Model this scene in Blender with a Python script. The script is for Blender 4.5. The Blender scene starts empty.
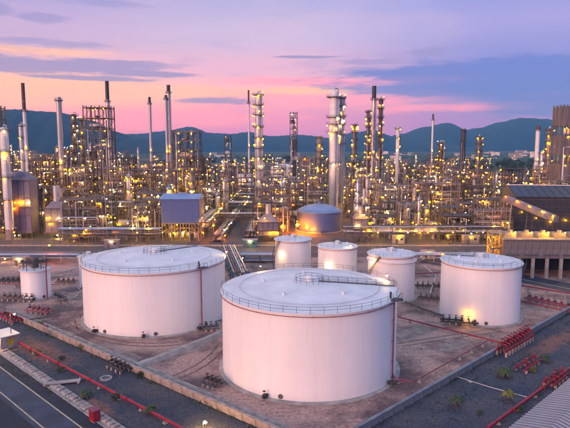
import bpy, math, random
from mathutils import Vector
R = math.radians
rnd = random.Random(7)
scene = bpy.context.scene
C = scene.collection

# ------------------------------------------------------------------ camera, sky, sun, exposure
F_PX, CX, CY, PITCH, CAM_H = 547.0, 285.0, 214.0, math.atan(68 / 547), 44.0
cam_d = bpy.data.cameras.new('camera'); cam = bpy.data.objects.new('camera', cam_d); C.objects.link(cam)
cam.location = (0, 0, CAM_H); cam.rotation_euler = (math.pi / 2 - PITCH, 0, 0)
cam_d.sensor_width = 36; cam_d.lens = F_PX / 570 * 36; cam_d.clip_start = .5; cam_d.clip_end = 40000
scene.camera = cam

SUN_AZ, SUN_EL = -138.0, 13.0          # degrees clockwise from the view direction (+Y); the dusk glow, broad and soft
sd = bpy.data.lights.new('dusk_sun', 'SUN'); so = bpy.data.objects.new('dusk_sun', sd); C.objects.link(so)
sd.energy = 2.75; sd.angle = R(28); sd.color = (1.0, .55, .41)
_s = Vector((math.sin(R(SUN_AZ)) * math.cos(R(SUN_EL)), math.cos(R(SUN_AZ)) * math.cos(R(SUN_EL)), math.sin(R(SUN_EL))))
so.rotation_euler = (-_s).to_track_quat('-Z', 'Y').to_euler(); so.location = _s * 300

scene.view_settings.view_transform = 'Standard'; scene.view_settings.look = 'None'
scene.view_settings.exposure = 0.12; scene.view_settings.gamma = 1.0; scene.view_settings.use_curve_mapping = False
scene.cycles.use_denoising = True; scene.cycles.max_bounces = 5; scene.cycles.diffuse_bounces = 2
scene.cycles.glossy_bounces = 2; scene.cycles.transmission_bounces = 2; scene.cycles.volume_bounces = 0
scene.cycles.sample_clamp_indirect = 4.0; scene.cycles.use_light_tree = True
scene.cycles.use_adaptive_sampling = True; scene.cycles.adaptive_threshold = 0.02
scene.cycles.volume_step_rate = 10; scene.cycles.light_sampling_threshold = .03

def srgb(r, g, b):
    f = lambda c: (c / 255) / 12.92 if c / 255 <= .04045 else ((c / 255 + .055) / 1.055) ** 2.4
    return (f(r), f(g), f(b), 1)

def make_world():
    w = bpy.data.worlds.new('World'); scene.world = w; w.use_nodes = True
    t = w.node_tree; N, L = t.nodes, t.links
    N.clear()
    def nd(k, **kw):
        n = N.new(k)
        for a, b in kw.items(): setattr(n, a, b)
        return n
    def val(s, v):
        if isinstance(v, (int, float)): s.default_value = v
        else: L.new(v, s)
    def M(op, a, b=0.0, c=0.0, clamp=False):
        n = nd('ShaderNodeMath', operation=op, use_clamp=clamp)
        val(n.inputs[0], a); val(n.inputs[1], b); val(n.inputs[2], c); return n.outputs[0]
    def mix(fac, a, b):
        n = nd('ShaderNodeMix', data_type='RGBA'); val(n.inputs[0], fac)
        for s, v in ((n.inputs[6], a), (n.inputs[7], b)):
            if isinstance(v, tuple): s.default_value = v
            else: L.new(v, s)
        return n.outputs[2]
    def ss(x, lo, hi):
        n = nd('ShaderNodeMapRange', interpolation_type='SMOOTHSTEP')
        val(n.inputs[0], x); n.inputs[1].default_value = lo; n.inputs[2].default_value = hi; return n.outputs[0]
    tc = nd('ShaderNodeTexCoord'); sx = nd('ShaderNodeSeparateXYZ'); L.new(tc.outputs['Generated'], sx.inputs[0])
    x, y, z = sx.outputs
    el = M('ARCSINE', z); az = M('ARCTAN2', x, y)
    def ramp(stops):
        n = nd('ShaderNodeValToRGB'); cr = n.color_ramp
        cr.interpolation = 'EASE'
        while len(cr.elements) < len(stops): cr.elements.new(1)
        for e, (p, c) in zip(cr.elements, stops): e.position = p; e.color = srgb(*c)
        val(n.inputs[0], M('DIVIDE', M('MAXIMUM', el, 0), 1.2)); return n.outputs[0]
    warm = ramp([(0, (236, 134, 162)), (.045, (252, 166, 166)), (.08, (255, 200, 176)), (.11, (240, 188, 196)), (.15, (198, 172, 214)), (.21, (170, 160, 216)), (.45, (184, 196, 238)), (1, (186, 212, 248))])
    mid = ramp([(0, (196, 130, 196)), (.04, (226, 144, 196)), (.078, (250, 186, 196)), (.115, (226, 180, 214)), (.16, (200, 184, 224)), (.21, (176, 172, 222)), (.45, (182, 196, 240)), (1, (186, 212, 248))])
    cool = ramp([(0, (160, 124, 200)), (.045, (158, 130, 208)), (.08, (126, 132, 214)), (.12, (138, 142, 218)), (.17, (160, 156, 222)), (.22, (138, 148, 222)), (.45, (168, 188, 240)), (1, (186, 212, 248))])
    gx, gy = math.sin(R(-72)), math.cos(R(-72))
    hl = M('SQRT', M('ADD', M('MULTIPLY', x, x), M('ADD', M('MULTIPLY', y, y), 1e-5)))
    dot = M('DIVIDE', M('ADD', M('MULTIPLY', x, gx), M('MULTIPLY', y, gy)), hl)
    base = mix(ss(dot, .36, .72), mix(ss(dot, -.06, .34), cool, mid), warm)
    # thin streaky cloud in a flat layer overhead
    zz = M('ADD', M('MAXIMUM', z, 0), .07)
    cv = nd('ShaderNodeCombineXYZ'); L.new(M('DIVIDE', x, zz), cv.inputs[0]); L.new(M('DIVIDE', y, zz), cv.inputs[1])
    def noise(scale, detail, off, dist=.4):
        n = nd('ShaderNodeTexNoise'); n.inputs['Scale'].default_value = scale; n.inputs['Detail'].default_value = detail
        n.inputs['Distortion'].default_value = dist
        a = nd('ShaderNodeVectorMath', operation='ADD'); L.new(cv.outputs[0], a.inputs[0]); a.inputs[1].default_value = off
        L.new(a.outputs[0], n.inputs['Vector']); return n.outputs[0]
    n1 = noise(.55, 6, (3.1, 1.7, 0)); n2 = noise(1.6, 6, (9, 4, 2)); 
    # finer noise in angle space that frays the edges of the cloud banks
    av = nd('ShaderNodeCombineXYZ'); L.new(M('MULTIPLY', az, 9), av.inputs[0]); L.new(M('MULTIPLY', el, 55), av.inputs[1])
    n3 = nd('ShaderNodeTexNoise'); n3.inputs['Scale'].default_value = 1.0; n3.inputs['Detail'].default_value = 9; n3.inputs['Roughness'].default_value = .7
    L.new(av.outputs[0], n3.inputs['Vector']); n3 = n3.outputs[0]
    def bump(px, py, hw, hh, tilt=0.0):
        a0, e0 = math.atan((px - 285) / 547), math.atan((146 - py) / 547)
        da = M('SUBTRACT', az, a0); de = M('SUBTRACT', M('SUBTRACT', el, e0), M('MULTIPLY', da, tilt))
        p = M('DIVIDE', da, hw / 547); q = M('DIVIDE', de, hh / 547)
        return M('EXPONENT', M('MULTIPLY', M('ADD', M('MULTIPLY', p, p), M('MULTIPLY', q, q)), -1.0))
    fray = M('MULTIPLY', M('SUBTRACT', n3, .5), 2.3)
    def bank(lst, lo=.25, hi=.75, f=1.0):
        s = None
        for b in lst: s = bump(*b) if s is None else M('MAXIMUM', s, bump(*b))
        return ss(M('MULTIPLY_ADD', fray, M('MULTIPLY', ss(s, .02, .35), f), s), lo, hi)
    # warm and pink streaks first, grey lavender banks over them
    pink = bank([(435, 110, 85, 5), (335, 102, 110, 8, .02), (240, 100, 110, 9), (150, 118, 150, 12), (330, 84, 120, 5)], .15, .9)
    col = mix(M('MULTIPLY', pink, .75), base, srgb(255, 160, 190))
    peach = bank([(10, 97, 170, 17), (40, 62, 70, 3.5), (140, 96, 110, 9), (300, 92, 70, 4)], .12, .8, .7)
    col = mix(M('MULTIPLY', peach, .9), col, srgb(255, 196, 164))
    low = bank([(40, 74, 150, 8, .0), (120, 70, 55, 5), (218, 102, 45, 4), (150, 78, 60, 3), (90, 84, 60, 2.4), (300, 60, 40, 1.6)], .25, .7, .8)
    col = mix(M('MULTIPLY', low, .82), col, srgb(146, 140, 196))
    streak = ss(M('ADD', M('MULTIPLY', n2, .5), M('MULTIPLY', n3, .5)), .50, .64)
    col = mix(M('MULTIPLY', streak, M('MULTIPLY', ss(el, .02, .10), .30)), col, srgb(150, 146, 204))
    puffs = bank([(50, 33, 24, 5), (62, 54, 60, 4.5), (10, 3, 70, 8), (4, 30, 20, 6), (425, 58, 20, 4), (375, 74, 60, 7), (372, 66, 40, 4), (120, 16, 40, 5)], .25, .8, .9)
    col = mix(M('MULTIPLY', puffs, .6), col, srgb(146, 142, 200))
    big = bank([(520, 84, 190, 21), (410, 78, 70, 10), (590, 110, 110, 16), (430, 92, 90, 9)], .3, .72, .75)
    col = mix(M('MULTIPLY', big, .8), col, srgb(104, 122, 206))
    high = ss(M('ADD', M('MULTIPLY', n1, .6), M('MULTIPLY', n2, .4)), .46, .66)
    col = mix(M('MULTIPLY', high, M('MULTIPLY', ss(el, .08, .26), .5)), col, srgb(208, 186, 220))
    sky = nd('ShaderNodeTexSky', sky_type='NISHITA'); sky.sun_disc = False
    sky.sun_elevation = R(SUN_EL); sky.sun_rotation = R(SUN_AZ); sky.air_density = 1.4; sky.dust_density = 3
    b1 = nd('ShaderNodeBackground'); L.new(col, b1.inputs[0]); b1.inputs[1].default_value = 1.1
    b2 = nd('ShaderNodeBackground'); L.new(sky.outputs[0], b2.inputs[0]); b2.inputs[1].default_value = .05
    ms = nd('ShaderNodeMixShader'); ms.inputs[0].default_value = .06
    L.new(b1.outputs[0], ms.inputs[1]); L.new(b2.outputs[0], ms.inputs[2])
    out = nd('ShaderNodeOutputWorld'); L.new(ms.outputs[0], out.inputs[0])
make_world()

# ------------------------------------------------------------------ measuring helpers
_cp, _sp = math.cos(PITCH), math.sin(PITCH)
def ray(px, py):
    a = (px - CX) / F_PX; b = -(py - CY) / F_PX
    return Vector((a, _cp + b * _sp, -_sp + b * _cp))
def at(px, py, z=0.0):
    d = ray(px, py); t = (z - CAM_H) / d.z
    return Vector((d.x * t, d.y * t, z))
def W(px, py, Y):                       # x and z of the point seen there at depth Y
    d = ray(px, py); t = Y / d.y
    return d.x * t, CAM_H + d.z * t
def pix(x, y, z):
    dz = z - CAM_H; zc = y * _cp - dz * _sp; yc = y * _sp + dz * _cp
    return CX + F_PX * x / zc, CY - F_PX * yc / zc

# ------------------------------------------------------------------ materials
def mat(name, col, rough=.6, metal=0.0, var=.25, scale=1.0, bump=0.0, col2=None, streak=None, bscale=None, lo=.38, hi=.66):
    m = bpy.data.materials.new(name); m.use_nodes = True
    t = m.node_tree; N, L = t.nodes, t.links; b = N['Principled BSDF']
    b.inputs['Roughness'].default_value = rough; b.inputs['Metallic'].default_value = metal
    tc = N.new('ShaderNodeTexCoord'); mp = N.new('ShaderNodeMapping'); L.new(tc.outputs['Object'], mp.inputs[0])
    mp.inputs['Scale'].default_value = streak or (1, 1, 1)
    n = N.new('ShaderNodeTexNoise'); n.inputs['Scale'].default_value = scale; n.inputs['Detail'].default_value = 6
    n.inputs['Roughness'].default_value = .6; L.new(mp.outputs[0], n.inputs['Vector'])
    r = N.new('ShaderNodeValToRGB'); L.new(n.outputs[0], r.inputs[0])
    c2 = col2 or tuple(c * (1 - var) for c in col)
    r.color_ramp.elements[0].position = lo; r.color_ramp.elements[1].position = hi
    r.color_ramp.elements[0].color = (*c2, 1); r.color_ramp.elements[1].color = (*col, 1)
    L.new(r.outputs[0], b.inputs['Base Color'])
    if bump:
        n2 = N.new('ShaderNodeTexNoise'); n2.inputs['Scale'].default_value = bscale or scale * 6; n2.inputs['Detail'].default_value = 5
        L.new(tc.outputs['Object'], n2.inputs['Vector'])
        bm = N.new('ShaderNodeBump'); bm.inputs['Strength'].default_value = 1; bm.inputs['Distance'].default_value = bump
        L.new(n2.outputs[0], bm.inputs['Height']); L.new(bm.outputs[0], b.inputs['Normal'])
    return m
def emis(name, col, s, ):
    m = bpy.data.materials.new(name); m.use_nodes = True
    b = m.node_tree.nodes['Principled BSDF']; b.inputs['Base Color'].default_value = (.5, .5, .5, 1)
    b.inputs['Emission Color'].default_value = (*col, 1); b.inputs['Emission Strength'].default_value = s
    return m
def tank_paint():
    m = mat('tank_paint', (.80, .78, .775), .42, 0, .06, .30, 0, streak=(1.2, 1.2, .07))
    t = m.node_tree; N, L = t.nodes, t.links; b = N['Principled BSDF']
    tc = N['Texture Coordinate']
    sp = N.new('ShaderNodeSeparateXYZ'); L.new(tc.outputs['Object'], sp.inputs[0])
    def M(op, a, bb=0.0):
        n = N.new('ShaderNodeMath'); n.operation = op
        for s, v in zip(n.inputs, (a, bb)):
            if isinstance(v, (int, float)): s.default_value = v
            else: L.new(v, s)
        return n.outputs[0]
    # plates: 2 m courses with staggered vertical welds, faint tone steps from plate to plate, and thin runs of rust and dirt
    ang = M('ARCTAN2', sp.outputs[1], sp.outputs[0])
    cv = N.new('ShaderNodeCombineXYZ'); L.new(M('MULTIPLY', ang, 2.9), cv.inputs[0]); L.new(M('DIVIDE', sp.outputs[2], 2.02), cv.inputs[1])
    br = N.new('ShaderNodeTexBrick'); L.new(cv.outputs[0], br.inputs['Vector']); br.inputs['Scale'].default_value = 1; br.inputs['Brick Width'].default_value = 1; br.inputs['Row Height'].default_value = 1
    br.inputs['Mortar Size'].default_value = .008; br.inputs['Mortar Smooth'].default_value = .3; br.inputs['Color1'].default_value = (1, 1, 1, 1); br.inputs['Color2'].default_value = (.975, .975, .98, 1); br.inputs['Mortar'].default_value = (.93, .925, .925, 1)
    st = N.new('ShaderNodeCombineXYZ'); L.new(M('MULTIPLY', ang, 34), st.inputs[0]); L.new(M('MULTIPLY', sp.outputs[2], .10), st.inputs[1])
    ns = N.new('ShaderNodeTexNoise'); ns.inputs['Scale'].default_value = 1; ns.inputs['Detail'].default_value = 4; L.new(st.outputs[0], ns.inputs['Vector'])
    rr = N.new('ShaderNodeMapRange'); L.new(ns.outputs[0], rr.inputs[0]); rr.inputs[1].default_value = .60; rr.inputs[2].default_value = .78; rr.inputs[4].default_value = .34
    mx = N.new('ShaderNodeMix'); mx.data_type = 'RGBA'; mx.blend_type = 'MULTIPLY'; mx.inputs[0].default_value = 1
    L.new(b.inputs['Base Color'].links[0].from_socket, mx.inputs[6]); L.new(br.outputs['Color'], mx.inputs[7])
    m2 = N.new('ShaderNodeMix'); m2.data_type = 'RGBA'; L.new(rr.outputs[0], m2.inputs[0]); L.new(mx.outputs[2], m2.inputs[6]); m2.inputs[7].default_value = (.50, .42, .37, 1)
    L.new(m2.outputs[2], b.inputs['Base Color'])
    big = N.new('ShaderNodeTexNoise'); big.inputs['Scale'].default_value = .5; L.new(tc.outputs['Object'], big.inputs['Vector'])
    hgt = M('ADD', M('MULTIPLY', br.outputs['Fac'], -.005), M('MULTIPLY', big.outputs[0], .05))
    bp = N.new('ShaderNodeBump'); bp.inputs['Distance'].default_value = 1; bp.inputs['Strength'].default_value = .6
    L.new(hgt, bp.inputs['Height']); L.new(bp.outputs[0], b.inputs['Normal'])
    return m
MT = {
 'tank': tank_paint(),
 'tank_roof': mat('tank_roof_paint', (.74, .77, .80), .5, 0, .16, .25, .02, bscale=.8),
 'white': mat('white_paint', (.74, .73, .72), .5, 0, .15, .4),
 'pale': mat('pale_cladding', (.50, .51, .55), .42, .35, .25, .5, streak=(1, 1, .3)),
 'silver': mat('silver_cladding', (.52, .53, .57), .36, .6, .25, .6),
 'grey': mat('grey_steel', (.13, .13, .145), .55, .25, .4, .7),
 'dark': mat('dark_steel', (.05, .052, .062), .6, .2, .35, .8),
 'rust': mat('brown_primer_steel', (.14, .105, .09), .7, .1, .4, .6, col2=(.06, .05, .048)),
 'beige': mat('beige_fireproofing', (.30, .27, .24), .8, 0, .25, .6),
 'deck': mat('deck_grating', (.10, .10, .10), .7, .2, .3, 1),
 'yellow': mat('yellow_rail_paint', (.55, .36, .06), .55, 0, .3, .8),
 'red': mat('red_fire_paint', (.34, .014, .04), .45, 0, .35, .8),
 'pinkred': mat('faded_red_paint', (.26, .05, .085), .5, 0, .3, .8),
 'concrete': mat('concrete', (.40, .38, .36), .85, 0, .35, .5, .02),
 'concrete_pale': mat('pale_concrete', (.44, .37, .33), .85, 0, .45, .7, .03),
 'concrete_blue': mat('blue_lit_concrete', (.22, .25, .29), .8, 0, .35, .5, .02),  # blue light on the right wall is put into its concrete colour
 'asphalt': mat('asphalt', (.05, .066, .10), .75, 0, .45, .25, .01, bscale=8),
 'asphalt_dark': mat('dark_asphalt', (.022, .028, .042), .8, 0, .4, .3, .01, bscale=8),
 'line': mat('worn_yellow_line', (.62, .50, .30), .7, 0, .4, 1.6),
 'line_white': mat('worn_white_line', (.6, .6, .6), .7, 0, .35, 1.6),
 'blue': mat('blue_grey_cladding', (.075, .12, .30), .5, .1, .12, .3),
 'blueroof': mat('blue_grey_roof', (.20, .32, .55), .45, .2, .15, .3),
 'slate': mat('dark_slate_roof', (.05, .065, .10), .55, .1, .3, .3),
 'lav': mat('lavender_cladding', (.19, .175, .25), .55, .1, .2, .5),
 'brownclad': mat('brown_tower_cladding', (.19, .165, .165), .7, .1, .5, .5, streak=(1, 1, .12)),
 'glassy': mat('window_glass', (.03, .04, .06), .08, 0, .1, 1),
 'bark': mat('bark', (.10, .07, .05), .9, 0, .4, 3),
 'leaf': mat('dark_foliage', (.045, .085, .03), .7, 0, .5, .6),
 'leaf2': mat('yellow_green_foliage', (.16, .17, .03), .7, 0, .5, 1),
 'teal': mat('teal_panel', (.06, .15, .19), .5, .1, .2, .5),
 'copper': mat('stack_top_band', (.12, .06, .055), .7, 0, .3, .5),
}
LAMPM = [emis('sodium_lamp', (1, .43, .0005), 1150), emis('warm_lamp', (1, .60, .18), 700), emis('orange_lamp', (1, .18, .0003), 1000)]
WINM = emis('lit_window', (1, .62, .2), 1.2)

# ------------------------------------------------------------------ mesh builder
class MB:
    def __init__(s): s.v = []; s.f = []; s.mi = []; s.sm = []
    def _add(s, v, f, mi=0, sm=False):
        o = len(s.v); s.v += [tuple(p) for p in v]
        for q in f: s.f.append(tuple(i + o for i in q)); s.mi.append(mi); s.sm.append(sm)
    def box(s, c, d, rz=0.0, mi=0):
        hx, hy, hz = d[0] / 2, d[1] / 2, d[2] / 2; ca, sa = math.cos(rz), math.sin(rz)
        v = [(c[0] + x * ca - y * sa, c[1] + x * sa + y * ca, c[2] + z) for z in (-hz, hz) for x, y in ((-hx, -hy), (hx, -hy), (hx, hy), (-hx, hy))]
        s._add(v, [(3, 2, 1, 0), (4, 5, 6, 7), (0, 1, 5, 4), (1, 2, 6, 5), (2, 3, 7, 6), (3, 0, 4, 7)], mi); return s
    def beam(s, p, q, w, h=None, mi=0):
        p, q = Vector(p), Vector(q); d = q - p
        if d.length < 1e-6: return s
        d.normalize(); up = Vector((0, 0, 1)) if abs(d.z) < .95 else Vector((0, 1, 0))
        a = d.cross(up).normalized(); b = a.cross(d); h = h or w
        v = [e + a * (x * w / 2) + b * (y * h / 2) for e in (p, q) for x, y in ((-1, -1), (1, -1), (1, 1), (-1, 1))]
        s._add(v, [(3, 2, 1, 0), (4, 5, 6, 7), (0, 1, 5, 4), (1, 2, 6, 5), (2, 3, 7, 6), (3, 0, 4, 7)], mi); return s
    def tube(s, pts, r, n=6, mi=0, closed=False, caps=True):
        pts = [Vector(p) for p in pts]; K = len(pts); rings = []
        prev = None
        for i, p in enumerate(pts):
            a = pts[(i - 1) % K] if (i or closed) else p; b = pts[(i + 1) % K] if (i < K - 1 or closed) else p
            d = (b - a).normalized() if (b - a).length > 1e-9 else Vector((0, 0, 1))
            if prev is None:
                up = Vector((0, 0, 1)) if abs(d.z) < .9 else Vector((1, 0, 0)); u = d.cross(up).normalized()
            else:
                u = prev - d * prev.dot(d)
                u = u.normalized() if u.length > 1e-6 else d.orthogonal().normalized()
            prev = u; w = d.cross(u)
            rr = r[i] if isinstance(r, (list, tuple)) else r
            rings.append([p + (u * math.cos(2 * math.pi * k / n) + w * math.sin(2 * math.pi * k / n)) * rr for k in range(n)])
        v = [q for g in rings for q in g]; f = []
        for i in range(K if closed else K - 1):
            j = (i + 1) % K
            for k in range(n): f.append((i * n + k, i * n + (k + 1) % n, j * n + (k + 1) % n, j * n + k))
        s._add(v, f, mi, True)
        if caps and not closed:
            o = len(s.v) - len(v)
            s.f.append(tuple(o + k for k in reversed(range(n)))); s.mi.append(mi); s.sm.append(False)
            s.f.append(tuple(o + (K - 1) * n + k for k in range(n))); s.mi.append(mi); s.sm.append(False)
        return s
    def lathe(s, prof, n=24, c=(0, 0, 0), mi=0, a0=0.0, a1=2 * math.pi, sm=True):
        full = abs(a1 - a0 - 2 * math.pi) < 1e-6; K = n if full else n + 1
        v = []; f = []
        for (r, z) in prof:
            for k in range(K):
                a = a0 + (a1 - a0) * k / n; v.append((c[0] + r * math.cos(a), c[1] + r * math.sin(a), c[2] + z))
        for i in range(len(prof) - 1):
            for k in range(n):
                k2 = (k + 1) % K; f.append((i * K + k, i * K + k2, (i + 1) * K + k2, (i + 1) * K + k))
        s._add(v, f, mi, sm); return s
    def prism(s, poly, z0, z1, mi=0):
        n = len(poly); v = [(p[0], p[1], z0) for p in poly] + [(p[0], p[1], z1) for p in poly]
        s._add(v, [tuple(reversed(range(n))), tuple(range(n, 2 * n))] + [(i, (i + 1) % n, n + (i + 1) % n, n + i) for i in range(n)], mi); return s
    def mesh(s, name, mats):
        me = bpy.data.meshes.new(name); me.from_pydata(s.v, [], s.f)
        for m in mats: me.materials.append(MT[m] if isinstance(m, str) else m)
        me.polygons.foreach_set('material_index', s.mi); me.polygons.foreach_set('use_smooth', s.sm)
        if any(s.sm): me.set_sharp_from_angle(angle=R(40))
        me.update(); return me
    def build(s, name, m, parent=None, loc=(0, 0, 0), rz=0.0):
        return put(s.mesh(name, m if isinstance(m, (list, tuple)) else [m]), name, parent, loc, rz)
def put(me, name, parent=None, loc=(0, 0, 0), rz=0.0, sc=None):
    o = bpy.data.objects.new(name, me); C.objects.link(o); o.location = loc; o.rotation_euler = (0, 0, rz)
    if sc: o.scale = sc
    if parent: o.parent = parent
    return o
def tag(o, label, cat, group=None, kind='thing'):
    o['label'] = label; o['category'] = cat; o['kind'] = kind
    if group: o['group'] = group
    return o
AUTO = []                                # things whose label is finished once everything stands
RES = []                                 # taken ground: (x, y, radius)
def thing(name, label, cat, loc=(0, 0, 0), rz=0.0, group=None, res=None):
    o = bpy.data.objects.new(name, None); C.objects.link(o); o.location = loc; o.rotation_euler = (0, 0, rz)
    o.empty_display_size = .5
    tag(o, label, cat, group)
    if res: RES.append((loc[0], loc[1], res))
    return o
def struct(o, label=None):
    o['kind'] = 'structure'
    if label: o['label'] = label; o['category'] = o.name.split('.')[0].replace('_', ' ')
    return o

# lamps: a glowing globe under a small hood with a bracket, one mesh for each colour
def lamp_mesh(k):
    b = MB(); r = .16
    b.lathe([(0.001, -r), (r, -.1 * r), (r * .75, r * .5)], 5, mi=0)
    b.lathe([(r * .78, r * .5), (r * .6, r * .8), (.05, r * 1.0)], 5, mi=1)
    b.beam((0, 0, r), (0, .5, r * 1.2), .06, mi=1)
    return b.mesh('lamp', [LAMPM[k], 'dark'])
LM = [lamp_mesh(0), lamp_mesh(1), lamp_mesh(2)]
def lamp(parent, loc, k=None, rz=0.0, s=1.0):
    k = k if k is not None else (0 if rnd.random() < .45 else 1 if rnd.random() < .72 else 2)
    s *= rnd.choice((.6, .75, .9, 1, 1, 1.2, 1.5)); return put(LM[k], 'lamp', parent, loc, rz, (s, s, s))

# ------------------------------------------------------------------ the setting
def sheet(name, poly, z, m, label=None, cell=None):
    b = MB(); b._add([(p[0], p[1], z) for p in poly], [tuple(range(len(poly)))]); return struct(b.build(name, m), label)

def ground_mat():
    return mat('open_ground', (.022, .04, .03), .9, 0, .4, .004, col2=(.035, .04, .035))
def dirt_mat():
    m = mat('yard_dirt', (.47, .33, .28), .9, 0, .3, .075, .05, col2=(.15, .105, .105), bscale=1.2, lo=.40, hi=.56)
    t = m.node_tree; N, L = t.nodes, t.links; b = N['Principled BSDF']; tc = N['Texture Coordinate']
    n = N.new('ShaderNodeTexNoise'); n.inputs['Scale'].default_value = 1.5; n.inputs['Detail'].default_value = 8; n.inputs['Roughness'].default_value = .7
    L.new(tc.outputs['Object'], n.inputs['Vector'])
    r = N.new('ShaderNodeValToRGB'); r.color_ramp.elements[0].position = .32; r.color_ramp.elements[1].position = .7
    r.color_ramp.elements[0].color = (.45, .42, .42, 1); r.color_ramp.elements[1].color = (1.25, 1.2, 1.2, 1); L.new(n.outputs[0], r.inputs[0])
    mx = N.new('ShaderNodeMix'); mx.data_type = 'RGBA'; mx.blend_type = 'MULTIPLY'; mx.inputs[0].default_value = 1
    src = b.inputs['Base Color'].links[0].from_socket; L.new(src, mx.inputs[6]); L.new(r.outputs[0], mx.inputs[7]); L.new(mx.outputs[2], b.inputs['Base Color'])
    return m
def gravel_mat(name, a, b2, patch):
    m = mat(name, a, .9, 0, .4, .12, .06, col2=b2, bscale=3.5, lo=.42, hi=.60)
    t = m.node_tree; N, L = t.nodes, t.links; b = N['Principled BSDF']; tc = N['Texture Coordinate']
    n = N.new('ShaderNodeTexVoronoi'); n.inputs['Scale'].default_value = 5.0; L.new(tc.outputs['Object'], n.inputs['Vector'])
    mx = N.new('ShaderNodeMix'); mx.data_type = 'RGBA'; mx.blend_type = 'OVERLAY'; mx.inputs[0].default_value = patch * 2
    src = b.inputs['Base Color'].links[0].from_socket; L.new(src, mx.inputs[6]); L.new(n.outputs['Color'], mx.inputs[7])
    bw = N.new('ShaderNodeRGBToBW'); L.new(n.outputs['Color'], bw.inputs[0]); L.new(bw.outputs[0], mx.inputs[7])
    L.new(mx.outputs[2], b.inputs['Base Color']); return m
MT['stone'] = mat('gravel_stone', (.14, .13, .13), .9, 0, .5, 2)
MT['concrete_dark'] = mat('dark_concrete', (.20, .185, .19), .85, 0, .35, .5, .02)
MT['sheet'] = mat('blue_grey_roof_sheet', (.30, .34, .42), .45, .2, .35, .25, streak=(1, .2, 1))
MT['open'] = ground_mat(); MT['dirt'] = dirt_mat()
MT['gravelL'] = gravel_mat('dark_gravel_with_red_soil', (.075, .07, .08), (.04, .05, .07), .3)
MT['gravelR'] = gravel_mat('blue_grey_gravel', (.075, .075, .09), (.04, .052, .078), .3)
MT['concrete_dirty'] = mat('dirty_paving', (.34, .27, .24), .9, 0, .4, .4, .02, col2=(.17, .13, .12), bscale=2)
MT['track'] = mat('tyre_track_dirt', (.22, .15, .125), .95, 0, .4, .5, .03, col2=(.12, .085, .075), bscale=3)
MT['apron'] = mat('process_paving', (.12, .115, .12), .85, 0, .5, .06, .02, bscale=1)
g = MB(); S = 12000
g._add([(-S, -1500, -.05), (S, -1500, -.05), (S, S, -.05), (-S, S, -.05)], [(0, 1, 2, 3)])
struct(g.build('ground', 'open'))

# grid directions of the tank yard (its walls run at 45 degrees to the view)
UL = Vector((math.cos(R(-40)), math.sin(R(-40)), 0)); VR = Vector((math.cos(R(44)), math.sin(R(44)), 0))
A0 = at(130, 370)                        # on the left wall, where the inner dike starts
B0 = at(500, 352)                        # on the right wall
def isect(p, u, q, v):
    d = u.x * v.y - u.y * v.x; t = ((q.x - p.x) * v.y - (q.y - p.y) * v.x) / d; return p + u * t
CORNER = isect(A0, UL, B0, VR)
LEFT_END = A0 - UL * 62; RIGHT_END = B0 + VR * 62
sheet('tank_yard', [CORNER, RIGHT_END, Vector((120, 215, 0)), Vector((-140, 215, 0)), LEFT_END], .0, 'dirt')
NL = Vector((-UL.y, UL.x, 0)) * -1       # away from the yard, to the lower left
NR = Vector((VR.y, -VR.x, 0))
def strip(name, p, u, n, l0, l1, o0, o1, z, m):
    return sheet(name, [p + u * l0 + n * o0, p + u * l1 + n * o0, p + u * l1 + n * o1, p + u * l0 + n * o1], z, m)
P1 = at(0, 352); P2 = at(105, 425); UD = (P2 - P1).normalized(); ND = Vector((UD.y, -UD.x, 0))
off = (P1 - A0).dot(NL)
strip('gravel_verge', A0, UL, NL, -90, 60, .2, 25, -.02, 'gravelL')
strip('gravel_strip', B0, VR, NR, -60, 110, .2, 40, -.02, 'gravelR')
def soil_patch(px0, px1, py0, py1, z, seed, P, U, N_, l0, l1, a, b_):
    r2 = random.Random(seed); top, bot = [], []
    for k in range(25):
        q = l0 + (l1 - l0) * k / 24; sh = math.sin(PI_ * k / 24) ** .5; mid = (a + b_) / 2; hw = (b_ - a) / 2
        top.append(P + U * q + N_ * (mid - hw * sh * r2.uniform(.8, 1))); bot.append(P + U * q + N_ * (mid + hw * sh * r2.uniform(.65, 1)))
    b = MB(); v = []; f = []; mk = []; K = len(top); rows_ = 8
    for r_ in range(rows_ + 1):
        q = r_ / rows_
        for k in range(K):
            p = top[k].lerp(bot[k], q); v.append((p.x, p.y, z)); mk.append(min(math.sin(PI_ * q), math.sin(PI_ * k / (K - 1))))
    for r_ in range(rows_):
        for k in range(K - 1): a_ = r_ * K + k; f.append((a_, a_ + 1, a_ + K + 1, a_ + K))
    b._add(v, f); o = b.build('soil_patch', 'soil_blend'); at_ = o.data.attributes.new('soil', 'FLOAT', 'POINT'); at_.data.foreach_set('value', mk)
    return struct(o)
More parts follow.
